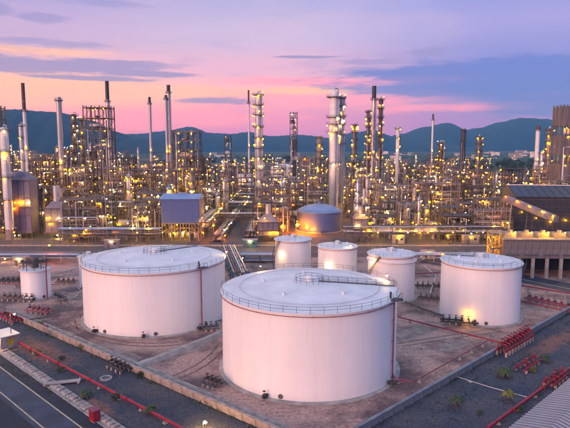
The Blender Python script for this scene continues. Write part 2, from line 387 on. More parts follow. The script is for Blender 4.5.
def blend_mat():
    m = gravel_mat('gravel_fading_to_red_soil', (.075, .07, .08), (.04, .05, .07), .3)
    t = m.node_tree; N, L = t.nodes, t.links; b = N['Principled BSDF']
    at_ = N.new('ShaderNodeAttribute'); at_.attribute_name = 'soil'
    n = N.new('ShaderNodeTexNoise'); n.inputs['Scale'].default_value = .55; n.inputs['Detail'].default_value = 9; n.inputs['Roughness'].default_value = .72; L.new(N['Texture Coordinate'].outputs['Object'], n.inputs['Vector'])
    ad = N.new('ShaderNodeMath'); ad.operation = 'MULTIPLY_ADD'; L.new(n.outputs[0], ad.inputs[0]); ad.inputs[1].default_value = 2.2; L.new(at_.outputs['Fac'], ad.inputs[2])
    mr = N.new('ShaderNodeMapRange'); mr.interpolation_type = 'SMOOTHSTEP'; L.new(ad.outputs[0], mr.inputs[0]); mr.inputs[1].default_value = 1.45; mr.inputs[2].default_value = 2.15
    ec = N.new('ShaderNodeMath'); ec.operation = 'MULTIPLY'; L.new(mr.outputs[0], ec.inputs[0])
    e2 = N.new('ShaderNodeMapRange'); L.new(at_.outputs['Fac'], e2.inputs[0]); e2.inputs[1].default_value = 0; e2.inputs[2].default_value = .3; L.new(e2.outputs[0], ec.inputs[1])
    mx = N.new('ShaderNodeMix'); mx.data_type = 'RGBA'; L.new(ec.outputs[0], mx.inputs[0]); L.new(b.inputs['Base Color'].links[0].from_socket, mx.inputs[6]); mx.inputs[7].default_value = (.21, .10, .075, 1)
    L.new(mx.outputs[2], b.inputs['Base Color']); return m
MT['soil_blend'] = blend_mat()
PI_ = math.pi
soil_patch(0, 0, 0, 0, -.014, 3, A0, UL, NL, -42, -6, .6, 13)
soil_patch(0, 0, 0, 0, -.014, 4, A0, UL, NL, -2, 18, 10, 15.5)
soil_patch(0, 0, 0, 0, -.014, 5, B0, VR, NR, -2, 30, 2, 10)
RL1 = at(0, 367); RL2 = at(0, 392)
o1 = (RL1 - P1).dot(ND); o2 = (RL2 - P1).dot(ND)
road = strip('road', P1, UD, ND, -60, 90, .5, o2 + 9, .0, 'asphalt')
strip('road_shoulder', P1, UD, ND, -60, 90, .62, o1 - .25, .006, 'asphalt_dark')
strip('lane_line', P1, UD, ND, -60, 90, o1 - .12, o1 + .12, .010, 'line')
strip('lane_line', P1, UD, ND, -60, 90, o2 - .12, o2 + .12, .010, 'line')
strip('road_shoulder', P1, UD, ND, -60, 90, o2 + .9, o2 + 9, .006, 'asphalt_dark')
kerb = struct(MB().beam(P1 + UD * -60 + ND * .42 + Vector((0, 0, .07)), P1 + UD * 90 + ND * .42 + Vector((0, 0, .07)), .16, .16).build('kerb', 'concrete'))
# rough concrete lining blocks along the verge
edge = struct(MB().beam(P1 + UD * -60 - ND * .75 + Vector((0, 0, .04)), P1 + UD * 90 - ND * .75 + Vector((0, 0, .04)), 2.0, .10).build('drain_edge', 'concrete'))
blk = []
for k in range(5):
    b = MB(); pr = []
    w, d, h = .62, .8, .30
    b.box((0, 0, h / 2), (w * 2, d * 2, h))
    b.v = [(x * rnd.uniform(.80, 1) * (1 if z < .1 else .84), y * rnd.uniform(.82, 1) * (1 if z < .1 else .84), z * rnd.uniform(.7, 1.1)) for x, y, z in b.v]
    blk.append(b.mesh('edge_block', ['concrete_pale']))
s = -25.0
while s < 62:
    p = P1 + UD * s - ND * .8
    put(blk[rnd.randrange(5)], 'edge_block', edge, (p.x, p.y, .09), math.atan2(UD.y, UD.x) + rnd.uniform(-.12, .12), (rnd.uniform(.75, 1.1), rnd.uniform(.7, 1.15), rnd.uniform(.5, 1.2)))
    s += rnd.uniform(1.1, 1.5) + (rnd.uniform(.5, 2) if rnd.random() < .07 else 0)

# paving of the process area and the service roads behind the tanks
sheet('process_apron', [(-700, 240), (700, 240), (700, 1400), (-700, 1400)], -.01, 'apron')
sheet('service_road', [(-400, 214), (400, 214), (400, 238), (-400, 238)], .004, 'asphalt')
sheet('road_line', [(-400, 225.8), (400, 225.8), (400, 226.1), (-400, 226.1)], .010, 'line_white')
struct(MB().box((0, 239.5, .12), (800, 2.2, .28)).build('kerb', 'concrete_pale'))
struct(MB().box((0, 213.2, .09), (800, .5, .2)).build('kerb', 'concrete_pale'))
sheet('alley_road', [(-40, 238.5), (-8, 238.5), (-9, 620), (-36, 620)], .003, 'asphalt')
pr = [at(515, 279), at(640, 304)]
ur = (pr[1] - pr[0]).normalized(); nr = Vector((ur.y, -ur.x, 0))
strip('access_road', at(515, 278), ur, nr, -60, 120, -7, 4.5, .008, 'asphalt')
strip('road_line', at(515, 278), ur, nr, -60, 120, -.2, .15, .014, 'line_white')

def patch(px, py, l, w_, ang, z, m, name='paving_patch'):
    p = at(px, py); u = Vector((math.cos(ang), math.sin(ang), 0)); n = Vector((-u.y, u.x, 0)); pts = []
    for a, b_ in ((-1, -1), (-.3, -1), (.4, -1), (1, -1), (1, 0), (1, 1), (.3, 1), (-.4, 1), (-1, 1), (-1, 0)):
        pts.append(p + u * (a * l / 2 + rnd.uniform(-.5, .5)) + n * (b_ * w_ / 2 + rnd.uniform(-.35, .35)))
    return sheet(name, pts, z, m)
for i_, (px, py, l, w_, a_) in enumerate([(70, 296, 18, 5, -.5), (95, 330, 9, 4, -.7), (120, 352, 14, 3, -.7), (420, 330, 16, 5, .75), (455, 345, 10, 4, .75), (30, 292, 10, 6, 0), (470, 332, 12, 3, .1), (418, 292, 9, 6, .1), (530, 308, 12, 4, -.3), (250, 300, 16, 5, .1), (185, 352, 12, 3, .85), (60, 275, 24, 5, .05)]):
    patch(px, py, l, w_, a_, .004 + .0015 * i_, 'concrete_dirty')
def track(pts, gauge=1.9, wd=.42):
    for s_ in (-gauge / 2, gauge / 2):
        L_, R_ = [], []
        for i, p in enumerate(pts):
            d = (pts[min(i + 1, len(pts) - 1)] - pts[max(i - 1, 0)]).normalized(); n = Vector((-d.y, d.x, 0)); q = p + n * s_
            L_.append(q + n * (wd / 2 * rnd.uniform(.7, 1.1))); R_.append(q - n * (wd / 2 * rnd.uniform(.7, 1.1)))
        b = MB(); K = len(pts); b._add([(p.x, p.y, .03) for p in L_ + R_], [(K + i, K + i + 1, i + 1, i) for i in range(K - 1)]); struct(b.build('tyre_track', 'track'))
def curve(ps, n=28):
    P = [at(*p) for p in ps]; o = []
    for i in range(n + 1):
        t = i / n; a = P[0].lerp(P[1], t); b_ = P[1].lerp(P[2], t); o.append(a.lerp(b_, t))
    return o
track(curve([(60, 322), (110, 352), (180, 343)])); track(curve([(150, 385), (205, 372), (222, 345)])); track(curve([(400, 345), (440, 338), (500, 330)])); track(curve([(60, 300), (78, 312), (82, 330)]))
# the wooded hills behind
def hill(name, pts, Y, depth, m, seed):
    r2 = random.Random(seed); b = MB(); n = 150; rows = 16
    xs = [p[0] for p in pts]
    def top(px):
        for (x0, y0), (x1, y1) in zip(pts, pts[1:]):
            if x0 <= px <= x1:
                t = (px - x0) / (x1 - x0); t = t * t * (3 - 2 * t); return y0 + (y1 - y0) * t
        return pts[-1][1]
    v = []; f = []
    ph = [r2.uniform(0, 6) for _ in range(8)]
    for j in range(rows + 1):
        for i in range(n + 1):
            px = xs[0] + (xs[-1] - xs[0]) * i / n
            x, z = W(px, top(px), Y)
            t = j / rows; s = math.sin(min(t, 1) * math.pi) ** .8
            u = px * .09
            z = max(z, 1) * s * (1 + .10 * math.sin(u * 1.7 + ph[0] + t * 5) * (1 - s) + .05 * math.sin(u * 4.1 + ph[1] + 7 * t) * (1 - s))
            z += (r2.uniform(-1, 1) * 3.0 + 2.2 * math.sin(u * 9 + ph[2])) * (s if 0 < j < rows else 0)
            v.append((x * (1 + (t - .5) * .2), Y + (t - .5) * depth + 25 * math.sin(u * 1.3 + ph[3]), z - (3 if j in (0, rows) else 0)))
    for j in range(rows):
        for i in range(n):
            a = j * (n + 1) + i; f.append((a, a + 1, a + n + 2, a + n + 1))
    b._add(v, f, 0, True); return struct(b.build(name, m))
MT['forest'] = mat('haze_blue_forest', (.004, .030, .046), .95, 0, .5, .012, 3.0, col2=(.002, .014, .022), bscale=.05)  # forest with the blue of the distant haze put into its colour
hill('hill', [(-320, 146), (-200, 128), (-60, 112), (10, 110), (55, 112), (90, 120), (112, 131), (135, 138), (190, 147)], 3300, 1500, 'forest', 1)
hill('hill', [(60, 147), (110, 134), (140, 134), (165, 131), (190, 127), (212, 133), (232, 134), (248, 132), (270, 136), (300, 135), (330, 138), (352, 133), (372, 130), (395, 137), (430, 142), (470, 148)], 5200, 2000, 'forest', 2)
hill('hill', [(370, 147), (400, 134), (425, 127), (446, 123), (465, 130), (478, 128), (500, 122), (520, 118), (540, 119), (558, 123), (580, 121), (640, 116), (760, 118), (900, 148)], 6000, 2400, 'forest', 3)

# ------------------------------------------------------------------ storage tanks
def stair_spiral(t, r, h, a0, a1, steps, m):
    b = MB(); pi_, po = [], []
    for k in range(steps + 1):
        q = k / steps; a = a0 + (a1 - a0) * q; z = .2 + (h - .2) * q; ca, sa = math.cos(a), math.sin(a)
        if k < steps: b.box((ca * (r + .5), sa * (r + .5), z), (.85, .26, .05), a)
        pi_.append((ca * (r + .12), sa * (r + .12), z)); po.append((ca * (r + .92), sa * (r + .92), z))
    b.tube(pi_, .05, 4); b.tube(po, .07, 4)
    hr = [(p[0], p[1], p[2] + 1.05) for p in po]; b.tube(hr, .035, 4); b.tube([(p[0], p[1], p[2] + .55) for p in po], .025, 4)
    for k in range(0, steps + 1, 3): b.beam(po[k], hr[k], .04)
    return b.build('spiral_stair', m, t)
def rail_ring(b, r, z, a0=0, a1=2 * math.pi, step=2.3, hgt=1.1, th=.045, n=None):
    n = n or max(8, int(abs(a1 - a0) * r / step)); full = abs(a1 - a0 - 2 * math.pi) < 1e-6
    P = [(r * math.cos(a0 + (a1 - a0) * k / n), r * math.sin(a0 + (a1 - a0) * k / n)) for k in range(n if full else n + 1)]
    for x, y in P: b.beam((x, y, z), (x, y, z + hgt), th)
    for zz in (hgt, hgt * .55): b.tube([(x, y, z + zz) for x, y in P], th * .55, 4, closed=full)
    return b
def tank(cx, cy, r, h, label, rise=None, riser=None, stair=None, n=96, ring='red', lamps=(), group='white storage tanks', outlet=None, band=None, vent_rail=True, facing=0.0, mats=('tank', 'tank_roof'), walk=None, rails='grey'):
    t = thing('storage_tank', label, 'storage tank', (cx, cy, 0), 0, group, r + 3)
    cone = rise if rise is not None else r * .075
    MB().lathe([(r + .9, 0), (r + .9, .22), (r + .02, .34)], n).build('foundation_ring', 'concrete', t)
    prof = [(r + .05, .1), (r + .05, .4)]; z = .4; k = 0; cnt = max(3, round(h / 2.02))
    for k in range(cnt):
        rr = r + .035 * (1 - k / cnt); prof += [(rr, .4 + (h - .4) * k / cnt), (rr, .4 + (h - .4) * (k + 1) / cnt - .02)]
    MB().lathe(prof, n).build('shell', mats[0], t)
    MB().lathe([(r + .01, h), (r * .7, h + cone * .32), (r * .35, h + cone * .68), (.6, h + cone)] if rise is None else
               [(r + .01, h), (r * .86, h + cone * .34), (r * .62, h + cone * .68), (r * .3, h + cone * .93), (.4, h + cone)], n).build('roof', mats[1], t)
    MB().lathe([(r + .06, h - .22), (r + .34, h - .22), (r + .34, h - .06), (r + .06, h - .04), (r - .3, h + .02)], n).build('rim_angle', mats[1], t)
    rail_ring(MB(), r + .15, h - .05, hgt=1.15, th=.06 if r > 10 else .05).build('railing', rails, t)
    if ring:
        b = MB(); m = max(24, n // 2)
        b.tube([((r + .30) * math.cos(2 * math.pi * k / m), (r + .30) * math.sin(2 * math.pi * k / m), h - .62) for k in range(m)], .06, 6, closed=True)
        for k in range(0, m, 2):
            a = 2 * math.pi * k / m; b.beam((r * math.cos(a), r * math.sin(a), h - .62), ((r + .3) * math.cos(a), (r + .3) * math.sin(a), h - .62), .08)
        b.build('sprinkler_ring', 'pinkred', t)
    if r > 9:
        b = MB(); m = 48; ri = r * .80
        b.tube([(ri * math.cos(2 * math.pi * k / m), ri * math.sin(2 * math.pi * k / m), h + cone * .2 + .25) for k in range(m)], .055, 5, closed=True)
        for k in range(0, m, 3):
            a = 2 * math.pi * k / m; b.beam((ri * math.cos(a), ri * math.sin(a), h), (ri * math.cos(a), ri * math.sin(a), h + cone * .2 + .25), .06)
        b.build('roof_ring_pipe', 'pale', t)
    # centre vent with its own railing
    v = MB(); v.lathe([(.75, h + cone - .15), (.75, h + cone + .7), (1.0, h + cone + .75), (.2, h + cone + 1.15)], 14); v.build('roof_vent', mats[1], t)
    if vent_rail and r > 5: rail_ring(MB(), r * .13 + .6, h + cone - .2, step=1.2, th=.055, hgt=1.2).build('vent_railing', 'dark', t)
    if walk is not None:
        b = MB(); ca, sa = math.cos(walk), math.sin(walk); nx, ny = -sa, ca
        for s in (-.45, .45):
            for hh in (1.1, .55): b.tube([(ca * 2 + nx * s, sa * 2 + ny * s, h + cone * (1 - 2 / r) + hh), (ca * r + nx * s, sa * r + ny * s, h + hh)], .035, 4)
            for k in range(9):
                q = 2 + (r - 2) * k / 8; zz = h + cone * (1 - q / r); b.beam((ca * q + nx * s, sa * q + ny * s, zz - .1), (ca * q + nx * s, sa * q + ny * s, zz + 1.1), .05)
        b.beam((ca * 2, sa * 2, h + cone * (1 - 2 / r) + .12), (ca * r, sa * r, h + .12), .9, .06)
        b.build('roof_walkway', 'grey', t)
    if riser is not None:
        b = MB(); ca, sa = math.cos(riser), math.sin(riser); q = r + .32
        b.tube([(ca * q, sa * q, h - .6), (ca * q, sa * q, .9), (ca * (q + .7), sa * (q + .7), .55), (ca * (q + 2.4), sa * (q + 2.4), .5)], .14, 8)
        for z in (h * .25, h * .5, h * .75): b.box((ca * (r + .15), sa * (r + .15), z), (.3, .3, .08), riser)
        b.build('riser_pipe', 'pinkred', t)
        # gauge platform at the rim
        g2 = MB(); g2.box((ca * (r + .7), sa * (r + .7), h), (1.6, 2.4, .08), riser)
        for s in (-1.1, 0, 1.1): g2.beam((ca * (r + 1.4) - sa * s, sa * (r + 1.4) + ca * s, h), (ca * (r + 1.4) - sa * s, sa * (r + 1.4) + ca * s, h + 1.15), .06)
        g2.beam((ca * (r + 1.4) - sa * -1.1, sa * (r + 1.4) + ca * -1.1, h + 1.15), (ca * (r + 1.4) - sa * 1.1, sa * (r + 1.4) + ca * 1.1, h + 1.15), .06)
        g2.tube([(ca * (r - .4), sa * (r - .4), h), (ca * (r - .4), sa * (r - .4), h + 1.3)], .2, 8)
        g2.build('gauge_platform', 'dark', t)
    if stair: stair_spiral(t, r + .05, h, stair[0], stair[1], int(h / .24), 'grey')
    for a in (outlet or [facing - 1.57 + rnd.uniform(-.3, .3)]):
        b = MB(); ca, sa = math.cos(a), math.sin(a)
        b.tube([(ca * (r - .1), sa * (r - .1), .75), (ca * (r + 1.5), sa * (r + 1.5), .75)], .24, 8)
        b.tube([(ca * (r + .45), sa * (r + .45), .75), (ca * (r + .6), sa * (r + .6), .75)], .4, 10)
        b.box((ca * (r + 1.0), sa * (r + 1.0), .8), (.5, .6, .7), a); b.beam((ca * (r + 1.0), sa * (r + 1.0), 1.1), (ca * (r + 1.0), sa * (r + 1.0), 1.75), .08)
        b.lathe([(.02, 1.78), (.3, 1.78), (.3, 1.72), (.02, 1.72)], 8, (ca * (r + 1), sa * (r + 1), 0))
        b.build('outlet_valve', 'dark', t)
        b = MB(); a2 = a + 2.6 / r
        b.tube([(math.cos(a2) * r, math.sin(a2) * r, .9), (math.cos(a2) * (r + .25), math.sin(a2) * (r + .25), .9)], .42, 10)
        b.build('manhole', 'grey', t)
    if band: MB().lathe([(r + .04, h - band), (r + .5, h - band), (r + .5, h - band + .12), (r + .04, h - band + .14)], n).build('wind_girder', mats[0], t)
    nz = MB().lathe([(.3, -.1), (.3, .45), (.42, .5), (.1, .62)], 8).mesh('roof_nozzle', ['tank_roof'])
    for k in range(5 if r > 9 else 3):
        a = k * 1.25 + .4; q = r * .55; put(nz, 'roof_nozzle', t, (math.cos(a) * q, math.sin(a) * q, h + cone * .45))
    for (a, z, dr, k) in lamps:
        ca, sa = math.cos(a), math.sin(a)
        MB().beam((ca * (r + .1), sa * (r + .1), z + .3), (ca * (r + dr), sa * (r + dr), z + .55), .07).build('lamp_bracket', 'dark', t)
        lamp(t, (ca * (r + dr), sa * (r + dr), z), k)
    return t
PI = math.pi
T1 = tank(4.83, 106.7, 17.3, 16.0, 'largest white storage tank, in front of all the others', riser=-.52, n=128, outlet=[-2.05, -.62], walk=.05, lamps=[(.35, 16.9, .4, 1), (2.2, 17.1, .3, 1)])
T2 = tank(-33.8, 139.8, 18.0, 15.3, 'big white storage tank standing behind the front one, with red riser pipe', riser=-.72, n=128, outlet=[-1.5, -.78, -2.2], walk=1.1, lamps=[(.15, 16.2, .5, 1)])
T8 = tank(50.9, 139.5, 9.9, 14.7, 'squat white storage tank standing alone on the right of the yard', n=80, outlet=[-2.3, -2.0], lamps=[(-2.15, 3.0, 1.5, 0)], stair=(.6, -.35), walk=2.4)
T7 = tank(31.1, 157.0, 6.75, 13.2, 'white tank with a ledge below its rim and a stair, behind the front tank', n=64, band=1.9, stair=(-3.5, -2.2), lamps=[(-2.2, 3.4, .8, 1), (-2.6, 11.3, .9, 1)])
x5, _ = W(293, 243, 183); T5 = tank(x5, 183, 6.1, 13.0, 'slim white tank with a lamp glowing on its left wall, behind the front tank', n=56, stair=(-3.7, -2.3), lamps=[(-2.25, 8.6, .7, 1)])
x6, _ = W(337.5, 248, 172); T6 = tank(x6, 172, 6.2, 12.6, 'white tank with a bright lamp low on its wall, middle of the slim three', n=56, lamps=[(-2.1, 7.3, .7, 1), (-1.0, 13.4, .3, 1)])
T3 = tank(-72.8, 156.2, 4.0, 8.6, 'small white tank with pipework and walkways crowded on its roof', n=40, ring=None)
b = MB()
for k in range(10):
    a = k * .628; b.beam((3.2 * math.cos(a), 3.2 * math.sin(a), 8.5), (3.2 * math.cos(a), 3.2 * math.sin(a), 11.2), .14)
for zz in (9.9, 11.2): b.tube([(3.2 * math.cos(k * .628), 3.2 * math.sin(k * .628), zz) for k in range(10)], .07, 4, closed=True)
for k in range(-2, 3): b.beam((-3.6, k * 1.1, 10.6), (3.6, k * 1.1, 10.6), .18)
b.build('roof_frame', 'dark', T3); MB().lathe([(1.0, 8.8), (1.0, 11.6), (.2, 12.0)], 12).build('roof_drum', 'rust', T3)
MB().tube([(2.8, -2.9, 9.6), (4.4, -2.9, 9.6), (4.4, -2.9, .5)], .2, 8).build('downpipe', 'pinkred', T3)
T4 = tank(-61.2, 167.5, 3.0, 10.2, 'narrow white tank half hidden behind the left edge of the big tank', n=32, ring=None)
x9, _ = W(319, 233, 286); T9 = tank(x9, 286, 11.8, 10.3, 'grey dome roofed tank lit orange from below, behind the three slim tanks', rise=3.6, n=64, ring=None, mats=('blue', 'blueroof'), lamps=[(-2.6, 5.5, 2.0, 2), (-1.9, 2.2, 2.0, 0)], group=None)
xa, _ = W(284, 170, 700); tank(xa, 700, 16.5, 18, 'distant pale cone roofed tank glimpsed above the alley', n=48, rise=3.2, ring=None, mats=('white', 'tank_roof'))
xa, _ = W(246, 178, 600); tank(xa, 600, 8.5, 13, 'small pinkish distant tank at the far end of the alley', n=40, rise=1.5, ring=None, mats=('white', 'tank_roof'), lamps=[(-1.6, 6, 1, 2)])

X_BOX = W(181, 230, 252)[0]
# ------------------------------------------------------------------ walls, dikes, pipes of the yard
def panel_wall(name, label, p, u, l0, l1, h, th, m, seg=3.0, cap=None):
    t = thing(name, label, 'wall', (p.x, p.y, 0), math.atan2(u.y, u.x))
    me = MB().box((0, 0, h / 2), (seg - .05, th, h)).mesh('wall_panel', [m])
    pm = MB().box((0, 0, h * .5 + .06), (.28, th + .16, h + .12)).mesh('wall_post', [m])
    n = int((l1 - l0) / seg)
    for k in range(n):
        put(me, 'wall_panel', t, (l0 + (k + .5) * seg, rnd.uniform(-.02, .02), rnd.uniform(-.02, .02))); put(pm, 'wall_post', t, (l0 + k * seg, 0, 0))
    if cap: MB().box(((l0 + l1) / 2, 0, h + .16), (l1 - l0, th + .3, .12)).build('coping', cap, t)
    return t
panel_wall('containment_wall', 'pale concrete containment wall along the left side of the tank yard', A0, UL, -56, 46, 1.1, .3, 'concrete_pale', cap='concrete_pale')
panel_wall('containment_wall', 'blue grey concrete containment wall along the right side of the tank yard', B0, VR, -52, 60, 1.15, .3, 'concrete_blue', cap='concrete_blue')
def low_path(name, label, pts, w, h, m, cat='dike'):
    b = MB()
    for p, q in zip(pts, pts[1:]):
        d = (q - p).normalized(); n = Vector((-d.y, d.x, 0)); L = (q - p).length; k = max(2, int(L / 3))
        for i in range(k):
            a0, a1 = p + d * L * i / k, p + d * L * (i + 1) / k
            prof = [(-w, 0), (-w * .45, h * rnd.uniform(.85, 1.1)), (w * .45, h * rnd.uniform(.85, 1.1)), (w, 0)]
            v = [e + n * o + Vector((0, 0, z + .01)) for e in (a0, a1) for o, z in prof]
            b._add(v, [(0, 1, 5, 4), (1, 2, 6, 5), (2, 3, 7, 6), (0, 3, 2, 1), (4, 5, 6, 7)])
    o = b.build(name, m); return tag(o, label, cat)
low_path('earth_dike', 'low concrete capped dike between the two biggest tanks', [A0 + Vector((1, 1, 0)), at(205, 341), at(226, 332)], 1.1, .8, 'concrete')
low_path('concrete_path', 'pale concrete walkway just inside the left containment wall', [A0 - UL * 50 - NL * 2.9, A0 + UL * 44 - NL * 2.9], .6, .14, 'concrete_pale', 'path')
low_path('concrete_path', 'pinkish sand walkway just inside the right containment wall', [B0 - VR * 48 - NR * 2.2, B0 + VR * 55 - NR * 2.2], 1.0, .10, 'dirt', 'path')

def pipe_run(name, label, pts, r, z, m='red', gap=6.0, cat='pipe', flange=12.0):
    p0 = pts[0]; t = thing(name, label, cat, (p0.x, p0.y, 0))
    P = [(p - p0) + Vector((0, 0, z)) for p in pts]
    MB().tube(P, r, 10).build('pipe', m, t)
    sb = MB(); fb = MB()
    for p, q in zip(P, P[1:]):
        L = (q - p).length; d = (q - p).normalized(); n = max(1, int(L / gap))
        for k in range(n):
            e = p + d * (k + .5) * L / n
            sup = MB().box((0, 0, (z - r) / 2), (.28, .5, max(.05, z - r))).box((0, 0, .05), (.7, .7, .1))
            sup.build('support', 'concrete', t, (e.x, e.y, 0), math.atan2(d.y, d.x))
        for k in range(int(L / flange)):
            e = p + d * (k + .7) * flange
            fb.tube([e, e + d * .14], r * 1.55, 10)
    if fb.v: fb.build('flange', m, t)
    return t
RPL = [at(14, 343), at(178, 430), at(230, 462)]
pipe_run('fire_water_pipe', 'long straight crimson fire water pipe beside the left containment wall', [p for p in RPL], .24, .7)
pipe_run('fire_water_pipe', 'crimson pipe running beside the corrugated roof at the corner', [at(488, 432), at(572, 370), at(660, 320)], .27, .75)
pipe_run('fire_water_pipe', 'thinner crimson pipe crossing behind the front tank to the valve cluster', [at(398, 320), at(505, 347)], .16, .8)
pipe_run('fire_water_pipe', 'thin red pipe from the front tank foot along the right wall', [at(386, 379), at(412, 387), at(488, 344)], .11, .9, 'pinkred', 4.5)
pipe_run('conduit', 'pale thin conduit lying across the blue grey gravel', [at(452, 376), at(490, 388), at(527, 398)], .08, .16, 'pale', 9)
pipe_run('fire_water_pipe', 'red pipe on tall supports beyond the squat tank', [at(519, 291), at(640, 312)], .2, 1.9, 'red', 5)
pipe_run('fire_water_pipe', 'red pipe reaching from the left edge to the lower left shed', [at(-20, 309), at(48, 330)], .22, .9, 'red', 5)
pipe_run('fire_water_pipe', 'red pipe on short posts at the foot of the small tank', [at(-10, 287), at(58, 288)], .16, 1.1, 'pinkred', 5)
pipe_run('process_pipe', 'grey pipe leaving the foot of the big tank behind', [at(200, 328), at(232, 318)], .25, .6, 'silver', 5)
pipe_run('process_pipe', 'grey pipe between the big tank and the slim tanks', [at(232, 318), at(232, 296), at(262, 280)], .22, .6, 'silver', 6)

def manifold(label, o, u, n, m='red', sp=1.5, name='valve_manifold', sc=1.0):
    t = thing(name, label, 'valve manifold', (o.x, o.y, 0), math.atan2(u.y, u.x))
    L = n * sp; t.scale = (1, 1, sc)
    for yy, z in ((-.9, .8), (.9, .8)): MB().tube([(0, yy, z), (L, yy, z)], .2, 8).build('header_pipe', m, t)
    for k in range(n):
        x = (k + .5) * sp
        MB().tube([(x, -.9, .8), (x, -.9, 1.5), (x, .9, 1.5), (x, .9, .8)], .13, 7).build('crossover_pipe', m, t)
        v = MB(); v.box((x, 0, 1.5), (.4, .5, .46)); v.beam((x, 0, 1.7), (x, 0, 2.2), .08); v.lathe([(.02, 2.24), (.34, 2.24), (.34, 2.16), (.02, 2.16)], 10, (x, 0, 0)); v.build('valve', m if k % 2 else 'dark', t)
        for yy in (-1.0, 1.0): MB().box((x, yy, .3), (.4, .4, .6)).build('support', 'concrete_pale', t)
    return t
manifold('dense crimson valve cluster on the right containment wall', at(500, 357), VR, 10, 'red', 1.5, sc=1.7)
manifold('crimson valve group over the gravel near the corrugated roof', at(514, 372) + NR * 1, VR, 4, 'red', 2.0)
manifold('dark pipes and valves at the front foot of the squat tank', at(440, 323), Vector((.98, -.2, 0)), 6, 'dark', 1.5)
manifold('rusty pipes and valves beside the tank with the ledge', at(415, 288), Vector((1, -.1, 0)), 5, 'rust', 1.6)
manifold('rusty valve row left of the small tank', at(2, 300), Vector((1, -.15, 0)), 6, 'rust', 1.7)
manifold('red valve row below the small tank', at(4, 318), UL, 5, 'red', 1.6)
manifold('small dark valve group at the left containment wall where the dike starts', at(110, 366), UL, 4, 'dark', 1.5)
manifold('dark valve group right of the small tank', at(56, 284), Vector((1, 0, 0)), 4, 'rust', 1.6)
manifold('small valve group at the left foot of the front tank', at(222, 382) + Vector((-3, -1, 0)), Vector((.8, -.6, 0)), 3, 'dark', 1.2)
manifold('red valve group under the access road beside the squat tank', at(526, 300), ur, 7, 'pinkred', 1.8)
manifold('crimson valves where the corner pipe leaves the gravel', at(548, 388), VR, 4, 'red', 1.8)

manifold('dark pipe and valve row beyond the small tank at the left edge', at(-4, 283), Vector((1, 0, 0)), 7, 'dark', 1.6)
manifold('crimson valve row between the small tank and the containment wall', at(28, 312), Vector((.9, -.3, 0)), 5, 'pinkred', 1.5)
manifold('grey valve group at the right foot of the small tank', at(54, 299), UL, 4, 'grey', 1.5)
manifold('rusty valve group between the ledged tank and the squat tank', at(418, 300), Vector((.9, -.3, 0)), 4, 'rust', 1.5)
manifold('dark valves at the foot of the big left tank beside its riser', at(203, 331), Vector((1, .2, 0)), 3, 'grey', 1.3)
pipe_run('process_pipe', 'silver pipe running from the small tank toward the big left tank', [at(52, 303), at(74, 300), at(82, 292)], .18, .6, 'silver', 5)
pipe_run('process_pipe', 'rusty pipe crossing the yard in front of the small tank', [at(-8, 306), at(30, 322), at(60, 318)], .16, .7, 'rust', 5)
pipe_run('process_pipe', 'grey pipe pair member running behind the big left tank', [at(62, 274), at(80, 270), at(104, 268)], .2, .8, 'silver', 6)
pipe_run('process_pipe', 'rusty pipe linking the ledged tank and the squat tank', [at(405, 304), at(425, 312), at(442, 318)], .2, .7, 'rust', 4)
pipe_run('process_pipe', 'pale pipe running from the squat tank to the service road', [at(430, 296), at(436, 278), at(424, 268)], .2, .8, 'pale', 5)
pipe_run('fire_water_pipe', 'red pipe along the service road behind the ledged tank', [at(410, 277), at(446, 276)], .2, 1.2, 'pinkred', 5)
pipe_run('fire_water_pipe', 'lower red pipe beside the access road at the right edge', [at(516, 303), at(575, 316)], .16, .8, 'red', 5)
def light_post(label, p, h, k=2, arm=1.2, rz=0.0):
    t = thing('lamp_post', label, 'lamp post', (p.x, p.y, 0), rz, 'lamp posts')
    MB().lathe([(.28, 0), (.28, .15), (.11, .2), (.07, h)], 8).tube([(0, 0, h), (arm * .5, 0, h + .3), (arm, 0, h + .3)], .05, 6).build('post', 'grey', t)
    lamp(t, (arm, 0, h - .02), k, s=1.25)
    return t
light_post('lamp post glowing orange behind the small roof-cluttered tank', at(47, 262), 6.5, 2)
light_post('orange lamp post by the far kerb behind the big left tank', at(84, 243), 6.0, 2)
light_post('lamp post shining orange at the left edge beside the pale column', at(12, 243), 5.0, 2)
light_post('low lamp post at the bottom of the gravel, below the front tank', at(203, 432), 1.6, 1, .4)
light_post('lamp post by the far kerb in front of the blue box building', at(135, 246), 6, 0)
light_post('lamp post on the far kerb just right of the alley', at(222, 248), 8, 1)
light_post('tall lamp post behind the squat tank', at(467, 262), 11, 1)
light_post('lamp post in front of the elevated concrete building', at(500, 262), 7, 0)
light_post('lamp post near the shed at the left edge', at(12, 347), 7.5, 1, 1.0)
for i, px in enumerate((160, 180, 255, 375, 405, 425, 450, 480)):
    q = W(px, 240, 243); light_post('%s lamp post along the kerb of the process area' % ['first', 'second', 'third', 'fourth', 'fifth', 'sixth', 'seventh', 'eighth'][i], Vector((q[0], 243, 0)), 5.5, [0, 1, 2][i % 3])

def flood(label, p, h, k, sc_):
    t = light_post(label, p, h, k, .8); [setattr(c, 'scale', (sc_,) * 3) for c in t.children if c.name.startswith('lamp')]
flood('orange flood lamp post lighting the domed tank', Vector((x9 - 12.5, 274, 0)), 4.5, 2, 5.5)
flood('second orange flood lamp post nearer the middle of the domed tank', Vector((x9 - 8, 269.5, 0)), 3.6, 2, 3.4)
flood('orange flood lamp post beside the right wall of the blue box building', Vector((X_BOX + 13.5, 258, 0)), 6.5, 2, 2.8)
